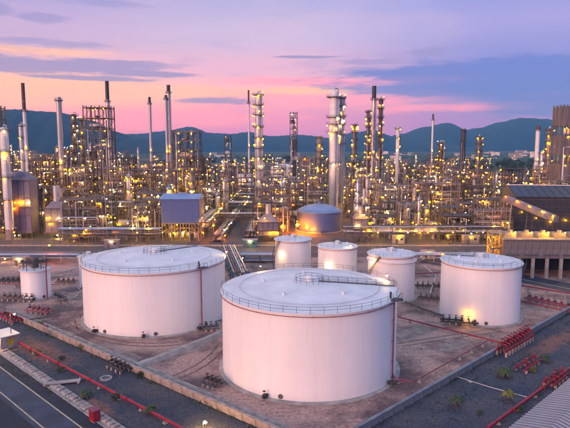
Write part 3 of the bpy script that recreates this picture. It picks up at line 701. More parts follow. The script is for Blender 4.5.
# red cabinet beside the road
p = at(95, 421); t = thing('hydrant_cabinet', 'red metal hydrant cabinet standing by the road', 'cabinet', (p.x, p.y, 0), R(-42))
MB().box((0, 0, 1.05), (1.5, 1.2, 1.7)).build('body', 'red', t); MB().prism([(-.85, -.72), (.85, -.72), (.85, .72), (-.85, .72)], 1.92, 2.08).build('cap', 'pinkred', t)
MB().box((0, 0, .1), (1.3, 1.0, .2)).build('plinth', 'concrete', t)
for s in (-.36, .36): MB().box((s, -.625, 1.05), (.66, .05, 1.5)).build('door', 'red', t)
MB().box((.08, -.68, 1.05), (.05, .06, .3)).build('handle', 'dark', t)
# concrete hatch lying on the gravel
p = at(106, 379); t = thing('drain_hatch', 'pale rimmed drain hatch set in the dark gravel', 'hatch', (p.x, p.y, 0), .3)
MB().lathe([(1.15, 0), (1.15, .3), (.8, .3), (.8, .12)], 18).build('rim', 'concrete', t); MB().lathe([(.8, .14), (.01, .16)], 18).build('lid', 'grey', t)
# slab footbridge over the drain
p = at(62, 384); t = thing('footbridge', 'pale concrete slab bridging the drain beside the gravel verge', 'bridge', (p.x, p.y, 0), math.atan2(VR.y, VR.x) - .5)
MB().box((0, 0, .42), (6.5, 1.1, .18)).build('deck_slab', 'concrete', t)
for s in (-2.9, 2.9): MB().box((s, 0, .16), (.4, 1.1, .33)).build('abutment', 'concrete', t)
# shed at the left edge
p = at(6, 350); t = thing('pump_shed', 'small pale pump shed with flat roof at the left edge', 'shed', (p.x - 1.5, p.y + 2.5, 0), R(-41))
MB().box((0, 0, 1.4), (5, 3.6, 2.8)).build('wall', 'concrete_pale', t); MB().box((0, 0, 2.93), (5.8, 4.4, .22)).build('roof', 'white', t)
MB().box((1.2, -1.83, 1.05), (1.0, .06, 2.1)).build('door', 'rust', t); MB().box((-1.2, -1.83, 1.7), (1.3, .06, .8)).build('window', 'glassy', t)
lamp(t, (2.2, -2.2, 2.6), 1)
MB().box((2.54, .3, 1.5), (.06, 1.4, 1.6)).build('notice_board', 'yellow', t)
# corrugated roof in the lower right corner
p = at(540, 440) - NR * 2.2; t = thing('corrugated_roof_shed', 'long pale shed with corrugated metal roof in the bottom corner', 'shed', (p.x, p.y, 0), math.atan2(VR.y, VR.x))
q = at(516, 428, 3.2) - at(540, 440); 
MB().box((14, -4.6, 1.3), (56, 8.0, 2.6)).build('wall', 'concrete', t)
rm = MB(); prof = []
for k in range(7): prof += [(k * .17, .0 if k % 2 else .10)]
for s in (0, 1):
    pass
b = MB(); v = []; N_ = 9
w = .96
for k in range(N_):
    x = (0, .08, .14, .26, .32, .50, .62, .68, .96)[k]; zc = (0, 0, .2, .2, 0, 0, .0, 0, 0)[k]
    v += [(x, .4, 2.85 + zc), (x, -4.6, 3.9 + zc), (x, -9.6, 2.85 + zc)]
f = []
for k in range(N_ - 1): f += [(3 * k, 3 * k + 1, 3 * k + 4, 3 * k + 3), (3 * k + 1, 3 * k + 2, 3 * k + 5, 3 * k + 4)]
b._add(v, f, 0, False); rm = b.mesh('roof_sheet', ['sheet'])
for k in range(58): put(rm, 'roof_sheet', t, (-14 + k * .965, 0, rnd.uniform(-.012, .012)))
b = MB(); b.beam((-14, .42, 2.72), (42, .42, 2.72), .12, .2); b.build('gutter', 'grey', t)

# rubble and stones scattered along the gravel (loose, uncountable)
def rubble(name, label, spots, m):
    b = MB()
    for (x, y, s) in spots:
        k = len(b.v); b.lathe([(.01, -.1 * s), (s * rnd.uniform(.7, 1), .15 * s), (s * rnd.uniform(.4, .7), s * rnd.uniform(.4, .7)), (.01, s * rnd.uniform(.6, .8))], 5, (x, y, 0), sm=False)
        for i in range(k, len(b.v)):
            q = b.v[i]; b.v[i] = (q[0] + rnd.uniform(-.15, .15) * s, q[1] + rnd.uniform(-.15, .15) * s, q[2])
    o = b.build(name, m); o['kind'] = 'stuff'; o['label'] = label; o['category'] = 'stones'; return o
sp = []
for k in range(2600):
    q = A0 + UL * rnd.uniform(-45, 42) + NL * rnd.uniform(.6, 15.5); sp.append((q.x, q.y, abs(rnd.gauss(0, .07)) + .03))
rubble('loose_stones', 'loose stones scattered over the left gravel verge', sp, 'stone')
sp = []
for k in range(2600):
    q = B0 + VR * rnd.uniform(-45, 50) + NR * rnd.uniform(.6, 18); sp.append((q.x, q.y, abs(rnd.gauss(0, .07)) + .03))
rubble('loose_stones', 'loose stones scattered over the right gravel strip', sp, 'stone')
sp = []
for k in range(900):
    q = at(rnd.uniform(0, 560), rnd.uniform(300, 425))
    if (q - A0).dot(NL) < -3 and (q - B0).dot(NR) < -3 and (q.xy - Vector((4.83, 106.7))).length > 19 and (q.xy - Vector((-33.8, 139.8))).length > 20: sp.append((q.x, q.y, abs(rnd.gauss(0, .07)) + .03))
rubble('yard_stones', 'loose stones and clods on the bare yard dirt', sp, 'stone')

def weeds(label, spots, m, name='weeds'):
    b = MB()
    for (x, y, s_) in spots:
        for k in range(9):
            a = rnd.uniform(0, 6.28); q = rnd.uniform(.1, .5) * s_; h_ = rnd.uniform(.3, 1) * s_; d = Vector((math.cos(a), math.sin(a), 0)); n = Vector((-d.y, d.x, 0)) * .05 * s_
            p = Vector((x, y, 0)) + d * rnd.uniform(0, .25) * s_
            b._add([p - n, p + n, p + d * q + Vector((0, 0, h_))], [(0, 1, 2)])
    o = b.build(name, m); o['kind'] = 'stuff'; o['label'] = label; o['category'] = 'weeds'
sp = []
for k in range(260):
    q = A0 + UL * rnd.uniform(-45, 42) + NL * rnd.choice((.5, .8, 1.2, rnd.uniform(1, 13), 14.5, 15.2)); sp.append((q.x, q.y, rnd.uniform(.3, .9)))
weeds('dry weeds along the left wall foot and gravel verge', sp, 'leaf2')
sp = []
for k in range(260):
    q = B0 + VR * rnd.uniform(-45, 50) + NR * rnd.choice((.5, .9, rnd.uniform(1, 16), 3, 5)); sp.append((q.x, q.y, rnd.uniform(.25, .8)))
weeds('dark weeds along the right wall foot and gravel strip', sp, 'leaf')
# small plants in the gravel
def leaf_cards(b, c, rad, n, size, flat=.8, seed=0):
    r2 = random.Random(seed)
    for k in range(n):
        while True:
            d = Vector((r2.uniform(-1, 1), r2.uniform(-1, 1), r2.uniform(-1, 1)))
            if .2 < d.length < 1: break
        p = Vector(c) + Vector((d.x * rad[0], d.y * rad[1], d.z * rad[2]))
        a = Vector((r2.uniform(-1, 1), r2.uniform(-1, 1), r2.uniform(-.6, .6))).normalized(); e = a.orthogonal().normalized()
        e = (e + a.cross(e) * r2.uniform(-1, 1)).normalized(); s = size * r2.uniform(.6, 1.3)
        b._add([p - a * s, p + e * s * .45, p + a * s, p - e * s * .45], [(0, 1, 2, 3)], 0)
    return b
def palm(label, p, h, s, m='leaf'):
    t = thing('palm_shrub', label, 'palm', (p.x, p.y, 0), rnd.uniform(0, 6), 'small palms and shrubs in the gravel')
    MB().tube([(0, 0, 0), (.05, 0, h * .5), (0, .05, h)], [.16 * s, .12 * s, .1 * s], 7).build('trunk', 'bark', t)
    b = MB(); nF = 16
    for k in range(nF):
        a = 2 * PI * k / nF + rnd.uniform(-.15, .15); up = rnd.uniform(.3, 1.0); L = s * rnd.uniform(1.1, 1.5)
        pts = []
        for j in range(6):
            q = j / 5; rr = L * q * (.6 + .4 * (1 - up)); pts.append(Vector((math.cos(a) * rr, math.sin(a) * rr, h + L * (up * q - .95 * q * q * .9))))
        side = Vector((-math.sin(a), math.cos(a), 0))
        for j in range(5):
            w0, w1 = .22 * s * math.sin(PI * (j + .3) / 6), .22 * s * math.sin(PI * (j + 1.3) / 6) * (0.2 if j == 4 else 1)
            dn = Vector((0, 0, -.10 * s))
            b._add([pts[j], pts[j] + side * w0 + dn, pts[j + 1] + side * w1 + dn, pts[j + 1]], [(0, 1, 2, 3)])
            b._add([pts[j], pts[j + 1], pts[j + 1] - side * w1 + dn, pts[j] - side * w0 + dn], [(0, 1, 2, 3)])
    b.build('crown', m, t)
    MB().lathe([(.62 * s * rnd.uniform(.7, 1.2), .0), (.4 * s, .1), (.1, .14)], 9).build('soil_ring', 'gravelR', t)
    return t
palm('small palm on the blue grey gravel nearest the right containment wall', at(456, 407), 1.5, 1.5)
palm('pale green palm beside the conduit end on the gravel', at(508, 401), 1.5, 1.3, 'leaf2')
palm('palm standing near the crimson valve cluster', at(505, 377), 1.5, 1.5)
palm('little palm beside the crimson pipe, near the red cabinet', at(151, 414), 1.2, 1.2)
palm('small palm on the left gravel between the crimson pipe and the edge blocks', at(86, 398), 1.2, 1.2)
palm('low palm at the far end of the right gravel', at(545, 362), 1.1, 1.2)
def shrub(label, p, s, m):
    t = thing('low_shrub', label, 'shrub', (p.x, p.y, 0), 0, 'small palms and shrubs in the gravel')
    b = MB()
    for k in range(5): b.tube([(0, 0, 0), (rnd.uniform(-.4, .4) * s, rnd.uniform(-.4, .4) * s, .7 * s)], .03, 4)
    b.build('stem', 'bark', t); leaf_cards(MB(), (0, 0, .6 * s), (.75 * s, .75 * s, .5 * s), 160, .16 * s, seed=rnd.random()).build('foliage', m, t)
for lab, px, py, s, m in [('yellow green shrub left of the crimson pipe near the shed', 38, 355, 1.1, 'leaf2'), ('yellow shrub by the left containment wall', 82, 349, 1.2, 'leaf2'), ('yellow shrub on the wall foot near the shed', 40, 327, 1.3, 'leaf2'),
        ('low dark shrub at the edge blocks near the slab', 60, 372, 1.0, 'leaf'), ('dark shrub below the drain hatch', 116, 400, 1.1, 'leaf'), ('yellow shrub beside the left wall below the front tank', 208, 404, .9, 'leaf2'), ('dark green shrub where the dike meets the wall', 140, 377, 1.0, 'leaf'),
        ('small shrub on the red soil beside the shed', 62, 360, .9, 'leaf'), ('yellowish shrub on the reddish gravel below the valve cluster', 533, 372, 1.0, 'leaf2'), ('dark shrub at the crimson corner pipe', 520, 412, .9, 'leaf'), ('shrub between the conduit and the crimson corner pipe', 480, 415, .8, 'leaf')]:
    shrub(lab, at(px, py), s, m)

# ------------------------------------------------------------------ refinery builders
LAND = []                                # landmarks for wording: (phrase, x, y)
NUM = ['no', 'one', 'two', 'three', 'four', 'five', 'six', 'seven', 'eight', 'nine', 'ten', 'eleven', 'twelve', 'thirteen', 'fourteen']
def ladder(b, x, y, z0, z1, ang):
    ca, sa = math.cos(ang), math.sin(ang); nx, ny = -sa * .25, ca * .25
    for s in (-1, 1): b.beam((x + s * nx, y + s * ny, z0), (x + s * nx, y + s * ny, z1), .06)
    z = z0 + .5
    while z < z1:
        b.beam((x - nx, y - ny, z), (x + nx, y + ny, z), .04); z += .6
    z = z0 + 2.4
    while z < z1:                        # safety cage hoops
        b.tube([(x + ca * .8 * math.sin(q) - nx * 1.6 * math.cos(q), y + sa * .8 * math.sin(q) - ny * 1.6 * math.cos(q), z) for q in (0, .8, 1.57, 2.35, 3.14)], .03, 3); z += 1.8
def platform_mesh(r, wide, a0, a1, m=('deck', 'grey')):
    b = MB(); n = max(6, int((a1 - a0) * 4))
    b.lathe([(r + .05, 0), (r + wide, 0), (r + wide, -.18), (r + .05, -.18)], n, a0=a0, a1=a1, sm=False)
    for k in range(n // 2 + 1):
        a = a0 + (a1 - a0) * k / (n // 2); b.beam((r * math.cos(a), r * math.sin(a), -1.0), ((r + wide * .9) * math.cos(a), (r + wide * .9) * math.sin(a), -.15), .1)
    h = MB(); rail_ring(h, r + wide - .06, 0, a0, a1, step=1.3, th=.06, n=n)
    return b, h
def column(label, x, y, r, h, plats=5, m='silver', mast=0.0, lamps=2, pm='grey', seg=20, cat='column', name='process_column', fullring=False, wide=1.15, pipe='silver', first=.28, lampk=None, skirt='beige', bands=True, taper=None, land=None, auto=False, plat_list=None):
    t = thing(name, label, cat, (x, y, 0), rnd.uniform(-.4, .4), None, max(r + 1.6, 2.5))
    if auto: AUTO.append(t)
    if land: LAND.append((land, x, y))
    sk = min(h * .12, 5)
    MB().lathe([(r * 1.12, 0), (r * 1.12, .3), (r * 1.02, .35), (r * 1.02, sk)], seg).build('skirt', skirt, t)
    pr = [(r, sk)]
    if taper:                            # wide lower body, cone, narrower upper body
        pr += [(r, h * taper[0]), (r * taper[1], h * taper[0] + r * 1.2)]
    rt = r * (taper[1] if taper else 1)
    pr += [(rt, h - rt * .6), (rt * .92, h - rt * .35), (rt * .7, h - rt * .14), (rt * .35, h - .03 * rt), (.02, h)]
    MB().lathe(pr, seg).build('shell', m, t)
    if bands:
        bb = MB(); z = sk + 1.5
        while z < h - rt:
            rr = r if not taper or z < h * taper[0] else rt
            if not taper or not (h * taper[0] - .2 < z < h * taper[0] + 1.3 * r): bb.lathe([(rr + .012, z - .08), (rr + .05, z - .06), (rr + .05, z + .06), (rr + .012, z + .08)], seg)
            z += max(2.2, h / 22)
        bb.build('insulation_band', m, t)['kind'] = 'stuff'
    zs = plat_list or [h * (first + (1 - first) * (k + 1) / plats) - (1.2 if k == plats - 1 else rnd.uniform(0, 1.5)) for k in range(plats)]
    a_l = -PI / 2 + rnd.choice((-1, 1)) * rnd.uniform(.5, .9)
    for k, z in enumerate(zs):
        rr = r if not taper or z < h * taper[0] else rt
        if fullring or k == len(zs) - 1: a0, a1 = 0, 2 * PI - 1e-3
        else:
            a0 = -PI / 2 - rnd.uniform(1.0, 2.3); a1 = -PI / 2 + rnd.uniform(1.0, 2.3)
        pb, hb = platform_mesh(rr, wide, a0, a1)
        p = pb.build('platform', 'deck' if pm == 'grey' else pm, t, (0, 0, z)); hb.build('handrail', pm, p)
        for j in range(lamps):
            a = a0 + (a1 - a0) * (.28 + .44 * (j / max(1, lamps - 1) if lamps > 1 else .5)) + rnd.uniform(-.2, .2)
            if fullring or k == len(zs) - 1: a = -PI / 2 + (j - (lamps - 1) / 2) * 1.7 + rnd.uniform(-.2, .2)
            if rnd.random() < .25: continue
            q_ = rr + wide * rnd.choice((.35, .5, .8)); a += rnd.uniform(-.35, .35)
            lamp(t, (q_ * math.cos(a), q_ * math.sin(a), z + rnd.choice((1.9, -.6, -.6, -.9))), lampk if rnd.random() < .7 else None)
    lb = MB(); ladder(lb, (r + .35) * math.cos(a_l), (r + .35) * math.sin(a_l), .3, zs[-1] if zs else h, a_l); lb.build('ladder', pm, t)
    a = a_l + 1.5 + rnd.uniform(0, .6); q = r + .45; ca, sa = math.cos(a), math.sin(a); pr_ = max(.16, r * .14)
    MB().tube([(0, 0, h - .1), (0, 0, h + .9), (ca * q * .6, sa * q * .6, h + 1.1), (ca * q, sa * q, h + .4), (ca * q, sa * q, h * .12), (ca * (q + 3), sa * (q + 3), h * .12 - .4)], pr_, 7).build('overhead_pipe', pipe, t)
    for k in range(2):
        a = -PI / 2 + rnd.uniform(-1, 1); z0 = h * rnd.uniform(.5, .85); ca, sa = math.cos(a), math.sin(a)
        MB().tube([(ca * r * .9, sa * r * .9, z0), (ca * (r + .5), sa * (r + .5), z0), (ca * (r + .5), sa * (r + .5), h * .08)], max(.1, r * .07), 6).build('side_pipe', pipe, t)
    nb = MB()
    for k in range(max(3, int(h / 8))):
        a = -PI / 2 + rnd.uniform(-1.2, 1.2); z = rnd.uniform(sk, h * .9); rr = r if not taper or z < h * taper[0] else rt * .98
        nb.tube([(math.cos(a) * rr * .95, math.sin(a) * rr * .95, z), (math.cos(a) * (rr + .35), math.sin(a) * (rr + .35), z)], .26, 8)
    nb.build('manway', m, t)['kind'] = 'stuff'
    if mast: MB().beam((0, 0, h), (0, 0, h + mast), .12).build('mast', 'dark', t)
    return t
def stack(label, x, y, r, h, m='pale', tipm='copper', tip=.18, base=None, lamps=1, land=None, bandm=None, name='stack', cat='chimney', guy=False, auto=False, foot=True):
    t = thing(name, label, cat, (x, y, 0), 0, None, max(3, r + 2))
    if auto: AUTO.append(t)
    if land: LAND.append((land, x, y))
    hb = h * (1 - tip)
    MB().lathe([(r * 1.5, 0), (r * 1.45, h * .10), (r * 1.02, h * .16), (r, hb)], 18).build('shaft', m, t)
    MB().lathe([(r, hb + .01), (r * .98, h), (r * .8, h), (r * .8, h - 1.2)], 18).build('tip', tipm, t)
    rb = MB()
    for k in range(6):
        z = h * (.2 + .13 * k); rb.lathe([(r + .01, z - .1), (r + .1, z - .08), (r + .1, z + .08), (r + .01, z + .1)], 18)
    rb.build('stiffener_ring', m, t)['kind'] = 'stuff'
    pb, hr = platform_mesh(r, 1.0, 0, 2 * PI - 1e-3)
    for z in (h * .45, hb - .5):
        p = put(pb.mesh('platform', ['deck']), 'platform', t, (0, 0, z)); hr.build('handrail', 'grey', p)
    lb = MB(); ladder(lb, r + .3, -.2, .5, hb, 0); lb.build('ladder', 'grey', t)
    for k in range(lamps): lamp(t, (.2, -(r + .8), h * .45 + 2), 0)
    return t
VES = {}
def drum(parent, c, r, L, axis, m, name='drum'):
    key = (round(r, 1), round(L), axis, m)
    if key not in VES:
        b = MB(); pts = []; rr = []
        for q, k in ((-.5 * L - r * .5, .02), (-.5 * L - r * .42, .5), (-.5 * L - r * .2, .85), (-.5 * L, 1), (.5 * L, 1), (.5 * L + r * .2, .85), (.5 * L + r * .42, .5), (.5 * L + r * .5, .02)):
            pts.append((q, 0, 0) if axis == 'x' else (0, q, 0) if axis == 'y' else (0, 0, q)); rr.append(r * k)
        b.tube(pts, rr, 14, caps=False)
        if axis != 'z':
            for s in (-.3, .3):
                d = (s * L, 0) if axis == 'x' else (0, s * L)
                b.box((d[0], d[1], -r * .95), (.4, r * 1.6, r * .9) if axis == 'x' else (r * 1.6, .4, r * .9))
            b.tube([(0, 0, r * .9), (0, 0, r * 1.35)], r * .22, 8)
        VES[key] = b.mesh(name, [m])
    return put(VES[key], name, parent, c)
def frame(label, x, y, w, d, h, levels, rz=0.0, m='grey', bays=None, equip=.8, lamps=.5, pipes=8, roof=None, auto=False, land=None, name='steel_structure', cat='steel structure', clad=None, lampk=None, lamp_grid=None, rail='grey', res=None, brace=True, stairs=True, lows=2.2):
    t = thing(name, label, cat, (x, y, 0), rz, None, res or max(w, d) * .55)
    if auto: AUTO.append(t)
    if land: LAND.append((land, x, y))
    nx = bays or max(1, round(w / 4.5)); ny = max(1, round(d / 5)); pw = .34 if h < 35 else .5
    xs = [-w / 2 + w * i / nx for i in range(nx + 1)]; ys = [-d / 2 + d * j / ny for j in range(ny + 1)]
    zs = [h * (k + 1) / levels * (1 if levels < 3 else 1) for k in range(levels)]
    fb = MB()
    for px in xs:
        for py in ys: fb.beam((px, py, 0), (px, py, h + 1.1), pw)
    for z in zs:
        for py in ys: fb.beam((-w / 2, py, z - .2), (w / 2, py, z - .2), .22, .4)
        for px in xs: fb.beam((px, -d / 2, z - .2), (px, d / 2, z - .2), .22, .4)
    if brace:
        zz = [0] + zs
        for k in range(levels):
            i = rnd.randrange(nx)
            fb.beam((xs[i], -d / 2, zz[k]), (xs[i + 1], -d / 2, zz[k + 1]), .16); fb.beam((xs[i + 1], -d / 2, zz[k]), (xs[i], -d / 2, zz[k + 1]), .16)
            for sx in (-w / 2, w / 2): fb.beam((sx, -d / 2, zz[k]), (sx, d / 2, zz[k + 1]), .16)
    fb.build('frame', m, t)
    for k, z in enumerate(zs):
        sx0 = rnd.uniform(0, .25) * w if rnd.random() < .5 else 0
        dk = MB().box((sx0 / 2, 0, z + .03), (w - sx0, d - .1, .07)).build('deck', 'deck', t)
        hb = MB(); n = max(2, int(w / 1.7))
        for i in range(n + 1):
            for yy in (-d / 2,): hb.beam((-w / 2 + w * i / n, yy, z), (-w / 2 + w * i / n, yy, z + 1.1), .06)
        for i in range(max(2, int(d / 1.7)) + 1):
            for xx in (-w / 2, w / 2): hb.beam((xx, -d / 2 + d * i / max(2, int(d / 1.7)), z), (xx, -d / 2 + d * i / max(2, int(d / 1.7)), z + 1.1), .06)
        for zz in (.55, 1.1):
            hb.beam((-w / 2, -d / 2, z + zz), (w / 2, -d / 2, z + zz), .055)
            for xx in (-w / 2, w / 2): hb.beam((xx, -d / 2, z + zz), (xx, d / 2, z + zz), .055)
        hb.build('handrail', rail, dk)
        lh = (zs[k] - (zs[k - 1] if k else 0)); z0 = z - lh
        if rnd.random() < equip:
            mm = rnd.choice(('silver', 'silver', 'pale', 'beige', 'grey', 'rust', 'white')); r = min(lh * .3, d * .25, 1.7) * rnd.uniform(.7, 1)
            if rnd.random() < .6: drum(t, (rnd.uniform(-.12, .12) * w, -d * .18, z0 + r * 1.45), r, min(w * .6, 8) * rnd.uniform(.7, 1), 'x', mm)
            else:
                for i in range(rnd.randint(1, 3)): drum(t, (rnd.uniform(-.4, .4) * w, rnd.uniform(-.35, .1) * d, z0 + lh * .42), r * .7, lh * .5, 'z', mm, 'vessel')
        if rnd.random() < equip * .6:
            r = rnd.uniform(.5, .8); drum(t, (rnd.uniform(-.3, .3) * w, -d * .30, z0 + r * 1.5), r, d * .45, 'y', rnd.choice(('silver', 'beige', 'rust')), 'exchanger')
        if lamp_grid is None:
            for i in range(nx):
                if rnd.random() < lamps: lamp(t, (xs[i] + rnd.uniform(.2, .8) * w / nx, -d / 2 + rnd.choice((-.3, .5, 1.5)), z - rnd.uniform(.7, 1.4)), lampk)
            if rnd.random() < lamps: lamp(t, (rnd.uniform(-.4, .4) * w, rnd.uniform(0, .3) * d, z - 1.0), lampk)
        else:
            for u in lamp_grid: lamp(t, (u * w, -d / 2 - .4, z - 1.0), lampk, s=1.25)
    for i in range(pipes):
        r = rnd.uniform(.10, .30); px = rnd.uniform(-.48, .48) * w; py = -d / 2 - rnd.uniform(.2, .9) if rnd.random() < .55 else rnd.uniform(-.5, .3) * d
        z0 = rnd.choice([0.3] + zs[:-1]); z1 = rnd.choice(zs) - rnd.uniform(.5, 1.5); px2 = px + rnd.uniform(-.3, .3) * w
        px2 = max(-w * .55, min(w * .55, px2))
        pts = [(px, py, z0), (px, py, z1), (px2, py, z1), (px2, py + rnd.uniform(.5, d * .5), z1)] if abs(z1 - z0) > 2 else [(-w * .55, py, z1), (w * .55, py, z1)]
        MB().tube(pts, r, 6).build('pipe', rnd.choice(('silver', 'silver', 'pale', 'grey', 'rust', 'white', 'beige')), t)
    if stairs and h > 8:
        sb = MB(); sx = w / 2 + .8 if rnd.random() < .5 else -w / 2 - .8; zz = [0] + zs
        for k in range(levels):
            y0, y1 = (-d * .4, d * .1) if k % 2 else (d * .1, -d * .4)
            for s in (-.4, .4):
                sb.beam((sx + s, y0, zz[k]), (sx + s, y1, zz[k + 1]), .08, .2); sb.beam((sx + s, y0, zz[k] + 1), (sx + s, y1, zz[k + 1] + 1), .05)
            n = 8
            for i in range(n): sb.box((sx, y0 + (y1 - y0) * (i + .5) / n, zz[k] + (zz[k + 1] - zz[k]) * (i + .5) / n), (.8, .3, .04))
            sb.box((sx, y1, zz[k + 1] + .02), (1.0, 1.0, .06))
        sb.build('stair', rail, t)
    if roof:
        MB().prism([(-w / 2 - .5, -d / 2 - .5), (w / 2 + .5, -d / 2 - .5), (w / 2 + .5, d / 2 + .5), (-w / 2 - .5, d / 2 + .5)], h + 1.12, h + 1.4).build('roof', roof, t)
    if clad:                             # clad panels on some storeys: (level from, level to, material, front only)
        for (k0, k1, cm) in clad:
            zz = [0] + zs; n = nx
            for i in range(n):
                MB().box((-w / 2 + w * (i + .5) / n, -d / 2 - .24, (zz[k0] + zz[k1]) / 2), (w / n - .12, .08, zz[k1] - zz[k0] - .3)).build('cladding_panel', cm, t)
            for sx in (-w / 2 - .24, w / 2 + .24):
                for j in range(ny): MB().box((sx, -d / 2 + d * (j + .5) / ny, (zz[k0] + zz[k1]) / 2), (.08, d / ny - .12, zz[k1] - zz[k0] - .3)).build('cladding_panel', cm, t)
    return t
def rack(label, p, q, w, h, tiers=2, npipe=6, gap=7.0, m='grey', lamps=.5, name='pipe_rack', lampk=None, auto=False):
    p = Vector((p[0], p[1], 0)); q = Vector((q[0], q[1], 0)); d = q - p; L = d.length
    t = thing(name, label, 'pipe rack', p, math.atan2(d.y, d.x))
    if auto: AUTO.append(t)
    n = max(2, int(L / gap)); zs = [h - 2.4 * k for k in range(tiers)]
    fb = MB()
    for i in range(n + 1):
        x = L * i / n
        for s in (-w / 2, w / 2): fb.beam((x, s, 0), (x, s, h + .3), .32)
        for z in zs: fb.beam((x, -w / 2 - .4, z), (x, w / 2 + .4, z), .24, .36)
        if i < n and i % 3 == 0:
            fb.beam((x, -w / 2, .2), (x + L / n, -w / 2, zs[-1]), .14)
    for z in zs:
        for s in (-w / 2, w / 2): fb.beam((0, s, z - .6), (L, s, z - .6), .2, .3)
    fb.build('frame', m, t)
    for z in zs:
        for k in range(npipe):
            r = rnd.uniform(.12, .34); yy = -w / 2 + w * (k + .5) / npipe
            MB().tube([(-rnd.uniform(0, 2), yy, z + .2 + r), (L + rnd.uniform(0, 2), yy, z + .2 + r)], r, 7).build('pipe', rnd.choice(('silver', 'silver', 'pale', 'white', 'grey', 'rust', 'blueroof')), t)
    for i in range(n):
        if rnd.random() < lamps: lamp(t, (L * (i + .5) / n, -w / 2 - .2, h + rnd.choice((-1.1, .9))), lampk)
    return t
def heater(label, x, y, w, d, h, sh, sr, m='lav', rz=0.0, auto=False, land=None, lamps=6):
    t = thing('fired_heater', label, 'furnace', (x, y, 0), rz, None, max(w, d) * .6)
    if auto: AUTO.append(t)
    if land: LAND.append((land, x, y))
    b = MB()
    nx = max(2, round(w / 2.6))
    for i in range(nx + 1):
        for yy in (-d / 2, d / 2): b.beam((-w / 2 + w * i / nx, yy, 0), (-w / 2 + w * i / nx, yy, h), .3)
    for z in (2.4, h - .2):
        for yy in (-d / 2, d / 2): b.beam((-w / 2, yy, z), (w / 2, yy, z), .24)
        for xx in (-w / 2, w / 2): b.beam((xx, -d / 2, z), (xx, d / 2, z), .24)
    b.build('frame', 'grey', t)
    MB().box((0, 0, 2.5 + (h - 2.5) / 2), (w - .3, d - .3, h - 2.5)).build('firebox', m, t)
    for i in range(nx):
        for k in range(3):
            MB().box((-w / 2 + w * (i + .5) / nx, -d / 2 - .02, 2.6 + (h - 2.6) * (k + .5) / 3), (w / nx - .42, .14, (h - 2.6) / 3 - .25)).build('wall_panel', m, t)
    MB()._add([], [])
    b = MB(); z0, z1 = h, h + w * .35; w2, d2 = sr * 2.4, sr * 2.4
    v = [(-w / 2, -d / 2, z0), (w / 2, -d / 2, z0), (w / 2, d / 2, z0), (-w / 2, d / 2, z0), (-w2 / 2, -d2 / 2, z1), (w2 / 2, -d2 / 2, z1), (w2 / 2, d2 / 2, z1), (-w2 / 2, d2 / 2, z1)]
    b._add(v, [(0, 1, 5, 4), (1, 2, 6, 5), (2, 3, 7, 6), (3, 0, 4, 7), (4, 5, 6, 7)]); b.build('convection_hood', m, t)
    if sh: MB().lathe([(sr, z1 - .1), (sr, sh), (sr * .8, sh), (sr * .8, sh - 1)], 16).build('stack', 'pale', t)
    for z in (2.4, h * .55, h):
        dk = MB(); dk.box((0, -d / 2 - .7, z), (w + 1.5, 1.2, .08)); pk = dk.build('walkway', 'deck', t)
        hb = MB(); n = max(2, int(w / 1.6))
        for i in range(n + 1): hb.beam((-w / 2 + w * i / n, -d / 2 - 1.25, z), (-w / 2 + w * i / n, -d / 2 - 1.25, z + 1.1), .06)
        for q in (.55, 1.1): hb.beam((-w / 2, -d / 2 - 1.25, z + q), (w / 2, -d / 2 - 1.25, z + q), .055)
        hb.build('handrail', 'yellow', pk)
    for k in range(lamps): lamp(t, (rnd.uniform(-.5, .5) * w, -d / 2 - 1.3, rnd.choice((1.6, h * .55 + 2, h + 2, h * .55 - .8))), None)
    return t
def vessel_thing(label, x, y, r, L, m, auto=True, vert=False):
    t = thing('horizontal_vessel', label, 'vessel', (x, y, 0), rnd.choice((0, 0, .05)), None, L * .55)
    if auto: AUTO.append(t)
    z0 = r + 2.2
    drum(t, (0, 0, z0), r, L, 'x', m, 'drum')
    for s in (-.3, .3): MB().box((s * L, 0, (z0 - r * .9) / 2), (.8, r * 1.7, z0 - r * .9)).build('pier', 'concrete', t)
    dk = MB(); dk.box((0, -r * .2, z0 + r + .25), (L * .8, 1.4, .08)); pk = dk.build('walkway', 'deck', t)
    hb = MB()
    for i in range(7):
        for yy in (-r * .2 - .7, -r * .2 + .7): hb.beam((-L * .4 + L * .8 * i / 6, yy, z0 + r + .25), (-L * .4 + L * .8 * i / 6, yy, z0 + r + 1.3), .05)
    for yy in (-r * .2 - .7, -r * .2 + .7): hb.beam((-L * .4, yy, z0 + r + 1.3), (L * .4, yy, z0 + r + 1.3), .05)
    hb.build('handrail', 'grey', pk)
    lamp(t, (L * .4, -r - .5, z0 + r + 1.8)); lamp(t, (-L * .4, -r - .3, z0 - r * .5))
    MB().tube([(0, 0, z0 + r * .9), (0, 0, z0 + r * 2), (L * .6, 0, z0 + r * 2), (L * .6, 0, .4)], .22, 7).build('pipe', 'silver', t)
    return t

# ------------------------------------------------------------------ recognisable towers and stacks
def X(px, py, Y): return W(px, py, Y)[0]
def Z(px, py, Y): return W(px, py, Y)[1]
def pr(npx, Y): return npx * Y / F_PX
def col_at(label, px, Y, top, rpx, land=None, **k): return column(label, X(px, 170, Y), Y, pr(rpx, Y), Z(px, top, Y), land=land, **k)
def stack_at(label, px, Y, top, rpx, land=None, **k): return stack(label, X(px, 150, Y), Y, pr(rpx, Y), Z(px, top, Y), land=land, **k)

